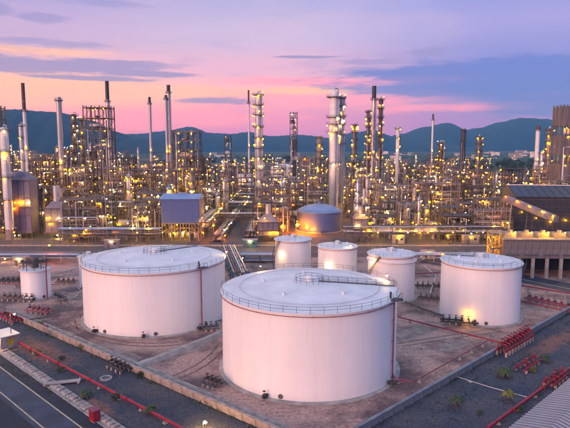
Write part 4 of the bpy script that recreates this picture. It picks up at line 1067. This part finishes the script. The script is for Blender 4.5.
main = col_at('tall pale column with dark platforms at its head, the thickest in the centre', 333.6, 330, 90, 4.4, 'the thick pale central column', m='white', plats=5, fullring=False, seg=32, lamps=2, pm='dark', wide=2.1, mast=2, skirt='white',
              plat_list=[Z(333, 163, 330), Z(333, 132, 330), Z(333, 124, 330), Z(333, 117, 330), Z(333, 97, 330)])
col_at('slimmer grey column close behind the thick pale central column', 341, 337, 96, 2.6, m='pale', plats=6, pm='dark', first=.55, lamps=2)
col_at('column ringed with yellow lit platforms right of the white flare pole', 258.5, 360, 93, 3.6, 'the yellow-ringed column', m='pale', plats=10, fullring=True, lamps=3, first=.12, wide=1.5, lampk=0, mast=1.5, pm='dark')
stack_at('thin white flare pole with dark tip left of the yellow lit column', 249, 520, 90, .85, 'the thin white flare pole', m='white', tip=.12)
stack_at('grey stack with black top between two lit columns', 373, 380, 86, 2.1, 'the black topped stack', m='silver', tipm='dark', tip=.10)
col_at('lit slender column touching the left side of the black topped stack', 367.5, 372, 110, 2.0, m='grey', plats=9, lamps=2, lampk=0, first=.3, fullring=True)
col_at('lit slender column touching the right side of the black topped stack', 379.5, 374, 98, 2.0, m='rust', plats=9, lamps=2, lampk=0, first=.3, fullring=True)
col_at('short lit column between the central column and the black topped stack', 354, 400, 124, 2.4, m='grey', plats=8, lamps=2, lampk=0, fullring=True)
col_at('slender white column with one lit platform, right of the black topped stack', 397, 420, 127, 1.7, 'the slender white column', m='white', plats=3, lamps=2, first=.6)
stack_at('thin white stack before the hills on the right', 432, 650, 114, .9, 'the thin white stack', m='white', tip=.08)
col_at('dark column without lamps before the hills on the right', 462, 600, 129, 2.6, m='dark', plats=4, lamps=0)
col_at('lit column with crowded platforms right of the dark column', 478, 430, 136, 2.8, 'the crowded lit column', m='grey', plats=7, lamps=2, lampk=0, fullring=True)
col_at('lit column with dense lamps near the thin white stack', 440, 420, 142, 2.6, m='rust', plats=6, lamps=3, lampk=0, fullring=True)
stack_at('white stack left of the lit twin columns near the right edge', 537, 560, 126, 2.0, 'the white stack near the right edge', m='white', tip=.06)
col_at('dark lit column just left of the great brown tower', 547.5, 395, 128, 3.2, m='brownclad', plats=9, lamps=2, lampk=0, fullring=True, mast=.5)
col_at('thin grey column left of the dark lit column at the right edge', 541, 430, 152, 1.8, m='pale', plats=4, lamps=1)
tw = frame('great brown clad tower at the right edge', X(570, 150, 330), 330, pr(27, 330), 13, Z(565, 107, 330), 12, m='brownclad', bays=4, equip=.6, lamps=.9, pipes=18, clad=[(1, 3, 'brownclad'), (4, 6, 'brownclad'), (7, 9, 'brownclad'), (10, 12, 'brownclad')], rail='rust', lampk=0, brace=False)
LAND.append(('the great brown tower', X(566, 150, 330), 330))
col_at('thick pale column lit orange at its foot, at the left edge', 6, 256, 127, 4.2, 'the orange-footed pale column', m='white', plats=4, lamps=1, seg=28, first=.15, wide=1.3)
frame('dark steel tower cut by the left edge behind the pale column', X(-4, 150, 300), 300, 8, 9, Z(0, 108, 300), 11, m='rust', lamps=.5, lampk=0)
stack_at('tall stack with red black top before the left hill', 26.5, 420, 83, 1.7, 'the tall red topped stack', m='white', tip=.22, tipm='copper')
col_at('grey column at the foot of the red topped stack', 23.5, 400, 124, 2.4, m='pale', plats=5, lamps=1)
stack_at('plain pale blue grey stack before the left hill', 61, 335, 97, 2.5, 'the plain pale stack', m='pale', tip=.02, tipm='pale')
frame('tall open steel tower with lamps on every deck, left of centre', X(100.5, 150, 330), 330, pr(24, 330), 12, Z(100, 108, 330), 11, m='rust', bays=3, equip=.9, lamps=.55, pipes=16, land='the tall open steel tower')
stack_at('thin dark topped stack rising behind the tall open steel tower', 109.5, 430, 81, 1.8, m='silver', tipm='dark', tip=.16)
col_at('column with bright lamps stacked up its side, left of the open steel tower', 76, 345, 114, 2.8, 'the bright-lamped column', m='rust', plats=8, lamps=3, lampk=1, fullring=True)
col_at('grey column close left of the tall open steel tower', 84, 352, 118, 2.3, m='grey', plats=8, lamps=1)
stack_at('slender dark tipped stack between the open tower and the paired stacks', 151, 480, 97, 1.3, 'the slender dark-tipped stack', m='pale', tipm='dark', tip=.06)
stack_at('taller of the paired grey stacks left of centre', 170, 450, 85, 1.8, 'the paired grey stacks', m='silver', tipm='dark', tip=.06)
stack_at('shorter of the paired grey stacks left of centre', 167, 448, 95, 1.1, m='pale', tip=.03)
frame('square lit structure with two columns of yellow lamps', X(187, 150, 330), 330, pr(26, 330), 11, Z(187, 132, 330), 10, m='grey', bays=4, equip=.5, pipes=12, lamp_grid=(-.24, .24), lampk=0, land='the twin-lamp-row structure')
frame('tall dark lattice derrick before the middle hills', X(293.5, 140, 600), 600, pr(7, 600), 7, Z(293, 113, 600), 14, m='dark', bays=2, equip=1, lamps=.2, pipes=14, clad=[(2, 5, 'dark'), (7, 9, 'dark')], land='the dark lattice derrick')
frame('lower dark lattice tower left of the flare pole', X(228, 140, 620), 620, pr(6, 620), 7, Z(228, 136, 620), 8, m='dark', bays=1, equip=.5, lamps=.2, pipes=4)
col_at('lit squat column left of the thick pale central column', 319, 415, 136, 2.6, m='beige', plats=7, lamps=2, lampk=0, fullring=True)
col_at('smooth beige column with rounded head by the kerb behind the right tanks', 407.5, 262, 205, 2.4, 'the kerbside beige column', m='beige', plats=2, lamps=1, bands=False)
col_at('short pale column left of the paired stacks', 128, 300, 175, 2.2, m='pale', plats=3, lamps=1)
col_at('thin pale column between the plain stack and the stacked lamps', 69, 320, 165, 1.7, m='white', plats=3, lamps=1)

# ------------------------------------------------------------------ buildings of the process area
# blue box on legs
bx, by = X(181, 230, 252), 252
t = thing('box_building', 'blue grey windowless box building raised on lit columns', 'building', (bx, by + 6, 0), R(-2), None, 14); LAND.append(('the blue box building', bx, by))
w, d, h0, h1 = 17.5, 13, 8.6, 19.6
b = MB()
for i in range(5):
    for yy in (-d / 2 + .3, 0, d / 2 - .3): b.beam((-w / 2 + .3 + (w - .6) * i / 4, yy, 0), (-w / 2 + .3 + (w - .6) * i / 4, yy, h0), .5)
for z in (4.2, h0 - .3):
    for yy in (-d / 2 + .3, d / 2 - .3): b.beam((-w / 2, yy, z), (w / 2, yy, z), .3, .5)
    for i in range(5): b.beam((-w / 2 + .3 + (w - .6) * i / 4, -d / 2, z), (-w / 2 + .3 + (w - .6) * i / 4, d / 2, z), .28, .4)
b.build('frame', 'beige', t)
MB().box((0, 0, (h0 + h1) / 2), (w - .1, d - .1, h1 - h0)).build('core', 'blue', t)
pm = MB().box((0, 0, 0), (w / 12 - .03, .07, h1 - h0)).mesh('wall_panel', ['blue'])
for i in range(12): put(pm, 'wall_panel', t, (-w / 2 + w * (i + .5) / 12, -d / 2 - .02 - .015 * (i % 2), (h0 + h1) / 2))
pm = MB().box((0, 0, 0), (.07, d / 9 - .03, h1 - h0)).mesh('wall_panel', ['blue'])
for i in range(9): put(pm, 'wall_panel', t, (w / 2 + .02 + .015 * (i % 2), -d / 2 + d * (i + .5) / 9, (h0 + h1) / 2))
b = MB(); e = .5; zr = h1 + 2.0
v = [(-w / 2 - e, -d / 2 - e, h1), (w / 2 + e, -d / 2 - e, h1 + .1), (w / 2 + e, d / 2 + e, h1 + .1), (-w / 2 - e, d / 2 + e, h1), (-w / 2 - e, 0, zr), (w / 2 + e, 0, zr)]
b._add(v, [(0, 1, 5, 4), (2, 3, 4, 5), (0, 4, 3), (1, 2, 5), (0, 3, 2, 1)]); b.build('roof', 'blueroof', t)
MB().box((0, 0, zr + .25), (4, 1.2, .7)).build('ridge_vent', 'blueroof', t)
for k in range(7): lamp(t, (rnd.uniform(-.45, .45) * w, rnd.uniform(-.45, .2) * d, rnd.choice((3.2, 7.4))), 0)
for k in range(4): lamp(t, (w / 2 + 1.4, rnd.uniform(-.5, .4) * d, rnd.uniform(3, 11)), 2)
for k in range(5): drum(t, (-w * .36 + k * 3.1, -d * .1, 2.0), .9, 2.2, 'z', 'pale', 'vessel')
# elevated concrete building on the right
bx = at(505, 279).x; t = thing('elevated_building', 'long grey concrete building raised over dark bays on the right', 'building', (bx, 180, 0), R(-3)); LAND.append(('the elevated concrete building', bx + 14, 186)); RES.append((bx + 25, 190, 30))
w, d, zA, zB = 52, 16, 6.6, 13.0
cm = MB().box((0, 0, zA / 2), (.9, .9, zA)).mesh('pier', ['concrete'])
for i in range(12):
    put(cm, 'pier', t, (.6 + i * 4.6, .6, 0)); put(cm, 'pier', t, (.6 + i * 4.6, d - .6, 0))
MB().box((w / 2, d / 2 + .3, (zA + zB) / 2), (w, d - .6, zB - zA)).build('body', 'concrete_dark', t)
pm = MB().box((0, 0, 0), (2.2, .18, zB - zA - .3)).mesh('wall_panel', ['concrete_dark'])
for i in range(22): put(pm, 'wall_panel', t, (1.2 + i * 2.3, .52 + .03 * (i % 3 == 0), (zA + zB) / 2))
MB().box((w / 2, d / 2, zB + .15), (w + .8, d + .8, .35)).build('roof_slab', 'concrete', t)
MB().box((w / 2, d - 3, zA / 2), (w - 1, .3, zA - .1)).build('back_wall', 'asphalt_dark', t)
for i in range(8): MB().box((3 + i * 6.2, .30, zA + 1.2), (4.6, .12, .5)).build('cable_tray', 'grey', t)
for i in range(9):
    pb = MB().box((2.5 + i * 5.4, 3.5, zB + 1.2), (3.6, 3.4, 1.9)); pb.tube([(2.5 + i * 5.4, 2.6, zB + 2.1), (2.5 + i * 5.4, 2.6, zB + 3.0)], .7, 10); pb.build('roof_unit', 'beige', t); lamp(t, (3.5 + i * 5.4, .6, zB + 2.4), 0)
b = MB(); rr = w
for i in range(26): b.beam((i * 2, .1, zB + .3), (i * 2, .1, zB + 1.4), .07)
for z in (.9, 1.4): b.beam((0, .1, zB + z), (w, .1, zB + z), .06)
b.build('railing', 'yellow', t)
frame('small yellow stair tower against the elevated concrete building', bx - 2.2, 184, 2.6, 4, 14.2, 4, m='yellow', bays=1, equip=0, pipes=2, lamps=1, lampk=0, rail='yellow', res=3)
# slate roofed hall behind
t = thing('storage_hall', 'large hall with dark slate roof below the great brown tower', 'building', (X(556, 190, 275), 285, 0), R(-8), None, 26)
w, d, h = 38, 30, 21
MB().box((0, 0, h / 2 - 1), (w - .4, d - .4, h - 2)).build('core', 'slate', t)
pm = MB().box((0, 0, 0), (w / 14 - .06, .16, h - 2.4)).mesh('wall_panel', ['dark'])
for i in range(14): put(pm, 'wall_panel', t, (-w / 2 + w * (i + .5) / 14, -d / 2 + .1 - .04 * (i % 2), h / 2 - 1))
for k in range(5): MB().box((0, -d / 2 - .12, 3.2 + k * 3.6), (w, .12, .3)).build('girt', 'rust', t)
b = MB(); b._add([(-w / 2 - .6, -d / 2 - .8, h - 2.1), (w / 2 + .6, -d / 2 - .8, h - 2.1), (w / 2 + .6, 0, h + 2.6), (-w / 2 - .6, 0, h + 2.6), (w / 2 + .6, d / 2 + .8, h - 2.1), (-w / 2 - .6, d / 2 + .8, h - 2.1)], [(0, 1, 2, 3), (3, 2, 4, 5), (0, 3, 5), (1, 4, 2)]); b.build('roof', 'slate', t)
for i in range(11): MB().beam((-w / 2 + i * w / 10, -d / 2 - .8, h - 1.95), (-w / 2 + i * w / 10, 0, h + 2.75), .12, .16).build('roof_rib', 'slate', t)
MB().box((0, 0, h + 2.75), (w + 1.4, 1.0, .35)).build('ridge_cap', 'white', t)
for i in range(5): lamp(t, (-w / 2 + 3 + i * 7, -d / 2 - .7, rnd.uniform(6, 16)), 0)
# sloping conveyor gallery
p0, p1 = Vector((X(506, 210, 262), 262, 19)), Vector((X(556, 223, 232), 232, 13)); dd = p1 - p0
t = thing('conveyor_gallery', 'grey lavender enclosed conveyor gallery sloping down behind the elevated building', 'conveyor', (p0.x, p0.y, 0), math.atan2(dd.y, dd.x))
L = Vector((dd.x, dd.y)).length; b = MB(); n = 9
for k in range(n):
    z0, z1 = 19 - 6 * k / n, 19 - 6 * (k + 1) / n; a0, a1 = L * k / n + .04, L * (k + 1) / n - .04
    b = MB(); v = [(a, s, z + q) for a, z in ((a0, z0), (a1, z1)) for s, q in ((-1.5, -1.4), (1.5, -1.4), (1.5, 1.1), (0, 1.7), (-1.5, 1.1))]
    b._add(v, [(4, 3, 2, 1, 0), (5, 6, 7, 8, 9)] + [(i, (i + 1) % 5, 5 + (i + 1) % 5, 5 + i) for i in range(5)]); b.build('gallery_panel', 'lav' if k % 2 else 'concrete_dark', t)
for q in (.1, .5, .9):
    z = 19 - 6 * q - 1.4; b = MB(); b.beam((L * q - 1, -1.2, 0), (L * q, -1.2, z), .3); b.beam((L * q + 1, 1.2, 0), (L * q, 1.2, z), .3); b.beam((L * q, -1.2, z * .5), (L * q, 1.2, z * .5), .2); b.build('trestle', 'rust', t)
for q in (.05, .3, .55, .8, 1.0): lamp(t, (L * q, -1.9, 19 - 6 * q + 1.4), 2 if q < .5 else 0, s=1.2)
# left heaters
heater('lavender clad fired heater beside the thick pale column', X(22, 215, 262), 264, 11, 9, Z(22, 180, 262), 0, 2.0, 'lav', land='the leftmost lavender heater'); 
heater('lavender panelled heater with short stack, second from the left edge', X(56, 215, 262), 264, 9, 8, Z(56, 208, 262), Z(56, 186, 262), 1.6, 'lav', land='the second lavender heater')
heater('pale ribbed heater on the right edge of the alley', X(268, 230, 252), 256, 9.5, 9, Z(268, 222, 252), Z(268, 205, 252), 1.2, 'lav', land='the alley-side heater', lamps=4)
# dark roofed compressor house
t = thing('compressor_house', 'open sided house with long dark flat roof behind the right tanks', 'building', (X(385, 186, 385), 385, 0), 0, None, 16)
b = MB()
for i in range(7):
    for yy in (-6, 6): b.beam((-13.5 + 4.5 * i, yy, 0), (-13.5 + 4.5 * i, yy, 14), .5)
b.beam((-13.5, -6, 13.6), (13.5, -6, 13.6), .4, .7); b.beam((-13.5, 6, 13.6), (13.5, 6, 13.6), .4, .7); b.beam((0, -6, 13.6), (0, 6, 13.6), .4, .7); b.build('frame', 'grey', t)
MB().prism([(-15, -7), (15, -7), (15, 7), (-15, 7)], 14.0, 15.8).build('roof', 'slate', t)
MB().box((0, 0, 4.0), (25, 9, .4)).build('floor_slab', 'concrete', t)
for k in range(4): drum(t, (-9 + 6 * k, -2, 6), 1.3, 3, 'x', 'silver', 'compressor')
for k in range(6): lamp(t, (-12 + 4.6 * k, -6.4, 12), None)

# low sleepers, fences and small plant along the service road
rack('low pipe sleeper way along the near kerb behind the big left tank', (X(-15, 262, 208), 208), (X(80, 262, 208), 208), 5, 2.2, 1, 7, lamps=.2, gap=6, m='concrete')
rack('low pipe sleeper way along the near kerb between the big tank and the slim tanks', (X(228, 262, 206), 206), (X(276, 262, 206), 206), 5, 2.6, 2, 7, lamps=.2, gap=6)
rack('low pipe sleeper way along the near kerb behind the squat tank', (X(415, 262, 207), 207), (X(500, 262, 207), 207), 5, 2.4, 1, 7, lamps=.2, gap=6, m='concrete')
rack('teal edged pipe rack beside the big left tank, leading to the alley', (-14, 168), (-22, 212), 5, 4.5, 2, 6, lamps=.3, m='teal')
def fence(label, x0, x1, y, h=2.2):
    t = thing('mesh_fence', label, 'fence', (x0, y, 0)); L = x1 - x0; n = int(L / 3)
    pm = MB().beam((0, 0, 0), (0, 0, h), .09).mesh('fence_post', ['grey'])
    for i in range(n + 1): put(pm, 'fence_post', t, (L * i / n, 0, 0))
    b = MB()
    for z in (.15, h * .5, h - .08): b.beam((0, 0, z), (L, 0, z), .06)
    k = int(L / .5)
    for i in range(k): b.beam((L * i / k, .02, .15), (L * (i + 1) / k, .02, h - .1), .02); b.beam((L * (i + 1) / k, .02, .15), (L * i / k, .02, h - .1), .02)
    b.build('mesh_panel', 'grey', t)
fence('wire fence along the far kerb behind the big left tank', X(-15, 243, 241.5), X(158, 243, 241.5), 241.5)
fence('wire fence along the far kerb behind the right tanks', X(350, 243, 241.5), X(500, 243, 241.5), 241.5)
for i, (px, Y_, w_, h_, m_, lab) in enumerate([(20, 200, 5, 3, 'concrete_pale', 'pale kiosk behind the small tank'), (112, 236, 6, 3.2, 'lav', 'lavender kiosk on the far side of the service road'), (398, 246, 5, 3.4, 'concrete', 'grey kiosk by the kerbside beige column'), (428, 212, 5, 3, 'white', 'white kiosk behind the gap between the right tanks'), (250, 236, 6, 3.4, 'teal', 'teal kiosk at the mouth of the alley'), (470, 246, 7, 3.6, 'beige', 'beige kiosk on the kerb behind the squat tank')]):
    t = thing('kiosk', lab, 'kiosk', (X(px, 245, Y_), Y_, 0), rnd.uniform(-.1, .1)); MB().box((0, 0, h_ / 2), (w_, 3, h_)).build('wall', m_, t); MB().box((0, 0, h_ + .1), (w_ + .6, 3.6, .2)).build('roof', 'concrete', t)
    MB().box((-w_ * .2, -1.52, 1.05), (1, .06, 2.1)).build('door', 'rust', t); MB().box((w_ * .25, -1.52, h_ * .6), (1.2, .06, .8)).build('window', 'glassy', t); lamp(t, (0, -1.9, h_ - .3))
# pipe racks
rack('long pipe rack running along the right process area', (X(385, 200, 322), 322), (X(500, 200, 322), 322), 6, 13, 3, 7, lamps=.6)
rack('long low pipe rack across the far end of the alley', (X(196, 165, 780), 780), (X(300, 165, 780), 780), 8, 19, 2, 6, lamps=.7, gap=9)
rack('pipe rack leading away along the left side of the alley', (-37.5, 246), (-37, 420), 6, 9.5, 2, 7, lamps=.4)
rack('pipe rack leading away along the right side of the alley', (-10, 272), (-13, 470), 5, 9, 2, 6, lamps=.4)
rack('pale pipe bridge crossing the alley nearer the tanks', (-50, 318), (-2, 318), 5, 11, 2, 7, lamps=.5)
rack('pipe bridge crossing the alley far back', (-60, 430), (8, 430), 5, 13, 2, 6, lamps=.6)
rack('low pipe rack along the kerb behind the big left tank', (X(62, 240, 248), 248), (X(158, 240, 248), 248), 4, 6.0, 2, 5, lamps=.5, lampk=0)
rack('low pipe rack along the kerb behind the right tanks', (X(345, 240, 249), 249), (X(500, 240, 249), 249), 4, 7.0, 2, 5, lamps=.6, lampk=0)
rack('pipe rack running behind the left heaters', (X(-20, 190, 300), 300), (X(155, 190, 300), 300), 6, 13, 2, 6, lamps=.5)
rack('low silver pipeway on the alley floor, left of its middle', (-31, 250), (-30, 410), 5, 3.2, 2, 9, lamps=.25, gap=9)
rack('low silver pipeway on the alley floor, right of its middle', (-17, 262), (-18, 420), 6, 3.0, 2, 10, lamps=.25, gap=9)
rack('pale pipe bridge over the alley beside the blue box building', (-40, 286), (-6, 286), 4, 8.5, 2, 6, lamps=.4)
rack('third pipe bridge over the alley, midway back', (-44, 362), (-4, 362), 5, 12, 2, 7, lamps=.5)
RES += [(-24, y, 13) for y in range(245, 480, 12)]

# ------------------------------------------------------------------ the crowd of units between the landmarks
def free(x, y, r):
    return all((x - a) ** 2 + (y - b) ** 2 > (r + c) ** 2 * .5 for a, b, c in RES)
rows = [(256, .6), (268, .6), (282, .7), (298, .8), (316, .9), (338, 1), (364, 1.2), (394, 1.4), (432, 1.8), (478, 2.6), (540, 3.4), (620, 5), (730, 6), (880, 6), (1050, 7)]
CLEAR = [(484, 560, 420, 3000), (272, 352, 240, 300), (158, 210, 240, 258), (326, 344, 240, 330)]
for Y, gapk in rows:
    xl, xr = X(-12, 200, Y), X(582, 200, Y)
    if Y < 300: xr = X(500, 220, Y)
    x = xl + rnd.uniform(0, 6)
    while x < xr:
        kind = rnd.random(); yy = Y + rnd.uniform(-4, 4); right = pix(x, Y, 20)[0]
        lo_y = 202 if Y < 265 else 192 if Y < 280 else 181 if Y < 300 else 172 if Y < 330 else 164 if Y < 380 else 157 if Y < 450 else 153
        if right < 130: lo_y -= 12
        hcap = CAM_H - (lo_y - 146 + rnd.uniform(0, 14)) * Y / F_PX
        if rnd.random() < .10: hcap = min(CAM_H, hcap * 1.35)
        if any(a < right < b and c < Y < d for a, b, c, d in CLEAR): x += 4; continue
        sparse = Y > 480
        low_right = right > 470 and Y < 420 and Y > 300
        if kind < .58:
            w = rnd.uniform(8, 17); h = rnd.uniform(.6, 1.0) * hcap
            h = max(7, min(h, 36)); lv = max(2, round(h / 4.2))
            if free(x + w / 2, yy, w * .5):
                m = rnd.choice(('grey', 'grey', 'rust', 'dark', 'beige'))
                nm = {'grey': 'grey', 'rust': 'brown', 'dark': 'dark', 'beige': 'beige'}[m]
                frame('%s steel structure of %s decks' % (nm, NUM[min(lv, 14)]), x + w / 2, yy, w, rnd.uniform(7, 10), h, lv, rnd.uniform(-.06, .06), m, equip=.85 if not sparse else .5, lamps=.42 if not sparse else .35, pipes=14 if not sparse else 5, auto=True, stairs=not sparse, brace=not sparse)
            x += w + rnd.uniform(.5, 2.5) * gapk
        elif kind < .84:
            r = rnd.uniform(.7, 1.6); h = max(9, min(hcap * rnd.uniform(.7, 1.15), 50)); pl = max(2, int(h / 7))
            if free(x + r, yy, r + .8):
                m = rnd.choice(('silver', 'pale', 'silver', 'beige', 'rust', 'grey', 'grey')); nm = {'silver': 'silver', 'pale': 'pale grey', 'white': 'white', 'beige': 'beige', 'rust': 'brown', 'grey': 'grey'}[m]
                tp = (rnd.uniform(.35, .6), .65) if rnd.random() < .3 else None
                column('%s %scolumn with %s platforms' % (nm, 'necked ' if tp else '', NUM[pl]), x + r, yy, r, h, pl, m, lamps=1 if sparse or rnd.random() < .5 else 2, seg=14 if sparse else 18, auto=True, taper=tp)
            x += 2 * r + rnd.uniform(1.2, 4) * gapk
        elif kind < .965:
            r = rnd.uniform(1.2, 2.2); L = rnd.uniform(7, 12)
            if free(x + L / 2, yy, L * .45):
                m = rnd.choice(('silver', 'white', 'beige')); vessel_thing('%s horizontal drum on piers' % m, x + L / 2, yy, r, L, m)
            x += L + rnd.uniform(1, 3) * gapk
        else:
            w = rnd.uniform(6, 9); h = min(rnd.uniform(9, 14), hcap * .8)
            if free(x + w / 2, yy, w * .5):
                m = rnd.choice(('lav', 'rust')); sh = h + rnd.uniform(7, 22)
                heater('%s box furnace with short stack' % {'lav': 'lavender', 'pale': 'pale', 'rust': 'brown'}[m], x + w / 2, yy, w, 7, h, min(sh, max(h + 5, hcap)), 1.0, m, auto=True)
            x += w + rnd.uniform(2, 5) * gapk

# ------------------------------------------------------------------ trees, far buildings
CR = []
for k in range(4):
    r2 = random.Random(50 + k); b = MB()
    for j in range(16):
        a = r2.uniform(0, 6.28); q = r2.uniform(.2, .75); c = (math.cos(a) * q * 3.4, math.sin(a) * q * 3.4, 4.6 + r2.uniform(-1.6, 2.6))
        leaf_cards(b, c, (1.5, 1.5, 1.2), 60, .42, seed=k * 100 + j)
    CR.append(b.mesh('crown', ['leaf']))
TRK = MB()
TRK.tube([(0, 0, 0), (.1, 0, 2), (0, .1, 4.2)], [.34, .25, .14], 7)
for k in range(5): TRK.tube([(0, 0, 2.3 + .3 * k), (1.7 * math.cos(k * 1.3), 1.7 * math.sin(k * 1.3), 4.4 + .3 * k)], [.13, .05], 5)
TRK = TRK.mesh('trunk', ['bark'])
def tree(px, py, s):
    p = at(px, py); t = thing('broadleaf_tree', 'dark broadleaf tree in the belt behind the right process units', 'tree', (p.x, p.y, 0), rnd.uniform(0, 6), 'trees behind the right process units')
    put(TRK, 'trunk', t, (0, 0, 0), 0, (s, s, s)); put(CR[rnd.randrange(4)], 'crown', t, (0, 0, 0), rnd.uniform(0, 6), (s * rnd.uniform(.9, 1.3), s * rnd.uniform(.9, 1.3), s))
for k in range(64): tree(rnd.uniform(425, 585), rnd.uniform(163, 176), rnd.uniform(1.3, 2.3))
for k in range(24): 
    p = at(rnd.uniform(200, 330), rnd.uniform(160, 168)); t = thing('broadleaf_tree', 'far broadleaf tree behind the end of the alley', 'tree', (p.x, p.y, 0), rnd.uniform(0, 6), 'trees behind the end of the alley'); s = rnd.uniform(1.4, 2.4)
    put(TRK, 'trunk', t, (0, 0, 0), 0, (s, s, s)); put(CR[rnd.randrange(4)], 'crown', t, (0, 0, 0), 0, (s * 1.2, s * 1.2, s))
b = MB(); v = []; f = []; nx_, ny_ = 260, 60
for j in range(ny_ + 1):
    Yw = 900 * (3000 / 900) ** (j / ny_)
    for i in range(nx_ + 1):
        v.append(((i / nx_ - .5) * 1.5 * Yw + rnd.uniform(-2, 2), Yw + rnd.uniform(-6, 6), (rnd.uniform(1, 11) if rnd.random() < .8 else -1) if 0 < j < ny_ else -1))
for j in range(ny_):
    for i in range(nx_): a = j * (nx_ + 1) + i; f.append((a, a + 1, a + nx_ + 2, a + nx_ + 1))
b._add(v, f, 0, False); o = b.build('far_woods', 'leaf'); o['kind'] = 'stuff'; o['label'] = 'dark low woods covering the plain before the hills'; o['category'] = 'woods'
FB = []
for k in range(5):
    w, d, h = rnd.uniform(14, 38), 14, rnd.uniform(8, 34); bodies = (w, d, h); FB.append(bodies)
def far_building(px, Y, w, h, lab, grp, m):
    t = thing('distant_building', lab, 'building', (X(px, 150, Y), Y, 0), rnd.uniform(-.3, .3), grp)
    MB().box((0, 0, h / 2), (w, w * .6, h)).build('wall', m, t); MB().box((0, 0, h + .4), (w + .8, w * .6 + .8, .8)).build('roof', 'grey', t)
    n = max(2, int(w / 5)); fl = max(1, int(h / 4))
    wm = MB().box((0, 0, 0), (2.0, .2, 1.6)).mesh('window', ['glassy']); wl = MB().box((0, 0, 0), (2.0, .2, 1.6)).mesh('window', [WINM])
    for i in range(n):
        for j in range(fl): put(wl if rnd.random() < .25 else wm, 'window', t, (-w / 2 + w * (i + .5) / n, -w * .3 - .08, 2 + j * 4))
for k in range(16): far_building(rnd.uniform(480, 580), rnd.uniform(1500, 3200), rnd.uniform(14, 40), rnd.uniform(9, 30), 'small pale town building at the foot of the right hills', 'town at the foot of the right hills', rnd.choice(('concrete', 'white', 'pale')))
for k in range(10): far_building(rnd.uniform(385, 480), rnd.uniform(1300, 2600), rnd.uniform(14, 36), rnd.uniform(8, 20), 'low pale town building before the middle of the right hills', 'town before the right hills', rnd.choice(('white', 'pale')))
for k in range(10): far_building(rnd.uniform(195, 330), rnd.uniform(1200, 2600), rnd.uniform(14, 40), rnd.uniform(8, 20), 'low pale far building beyond the end of the alley', 'far buildings beyond the alley', rnd.choice(('white', 'pale', 'teal')))
for k in range(8): far_building(rnd.uniform(30, 190), rnd.uniform(1100, 2400), rnd.uniform(14, 40), rnd.uniform(8, 20), 'low far building at the foot of the left hill', 'far buildings under the left hill', rnd.choice(('white', 'pale', 'teal')))

# ------------------------------------------------------------------ finish the wording of the crowd of units
ORD = ['first', 'second', 'third', 'fourth', 'fifth', 'sixth', 'seventh', 'eighth', 'ninth', 'tenth', 'eleventh', 'twelfth', 'thirteenth', 'fourteenth', 'fifteenth', 'sixteenth', 'seventeenth', 'eighteenth']
def phrase(o):
    x, y = o.location.x, o.location.y; px = pix(x, y, 15)[0]
    best = min(LAND, key=lambda l: abs(pix(l[1], l[2], 15)[0] - px) * 1.0 + abs(l[2] - y) * .12)
    lx = pix(best[1], best[2], 15)[0]; dx = px - lx
    if abs(dx) < 7: rel = 'behind' if y > best[2] + 8 else 'in front of' if y < best[2] - 8 else 'beside'
    else: rel = 'right of' if dx > 0 else 'left of'
    return rel + ' ' + best[0]
seen = {}
for o in AUTO:
    k = o['label'] + ', ' + phrase(o); seen.setdefault(k, []).append(o)
for o in C.objects:
    if o.name.startswith('distant_building') and o.parent is None: seen.setdefault(o['label'], []).append(o)
for k, l in seen.items():
    if len(l) == 1: l[0]['label'] = k
    else:
        l.sort(key=lambda o: pix(o.location.x, o.location.y, 15)[0])
        for i, o in enumerate(l): o['label'] = ORD[i] + '-from-left ' + k
GN = {'steel structure': 'steel structures of the refinery', 'column': 'columns of the refinery', 'vessel': 'drums of the refinery', 'furnace': 'furnaces of the refinery'}
for o in AUTO: o['group'] = GN[o['category']]

# ------------------------------------------------------------------ haze
HAZE = True
if HAZE:
    b = MB().box((0, 3500, 292), (15600, 8600, 600)); o = bpy.data.objects.new('haze', b.mesh('haze', ['white'])); C.objects.link(o); o['kind'] = 'stuff'; o['label'] = 'thin bluish dusk haze filling the air'; o['category'] = 'haze'
    m = bpy.data.materials.new('haze_air'); m.use_nodes = True; t = m.node_tree; t.nodes.clear()
    pv = t.nodes.new('ShaderNodeVolumePrincipled'); pv.inputs['Color'].default_value = (.10, .47, 1.0, 1); pv.inputs['Absorption Color'].default_value = (1, 1, 1, 1); pv.inputs['Density'].default_value = .000095; pv.inputs['Anisotropy'].default_value = 0
    ou = t.nodes.new('ShaderNodeOutputMaterial'); t.links.new(pv.outputs[0], ou.inputs['Volume'])
    o.data.materials.clear(); o.data.materials.append(m)
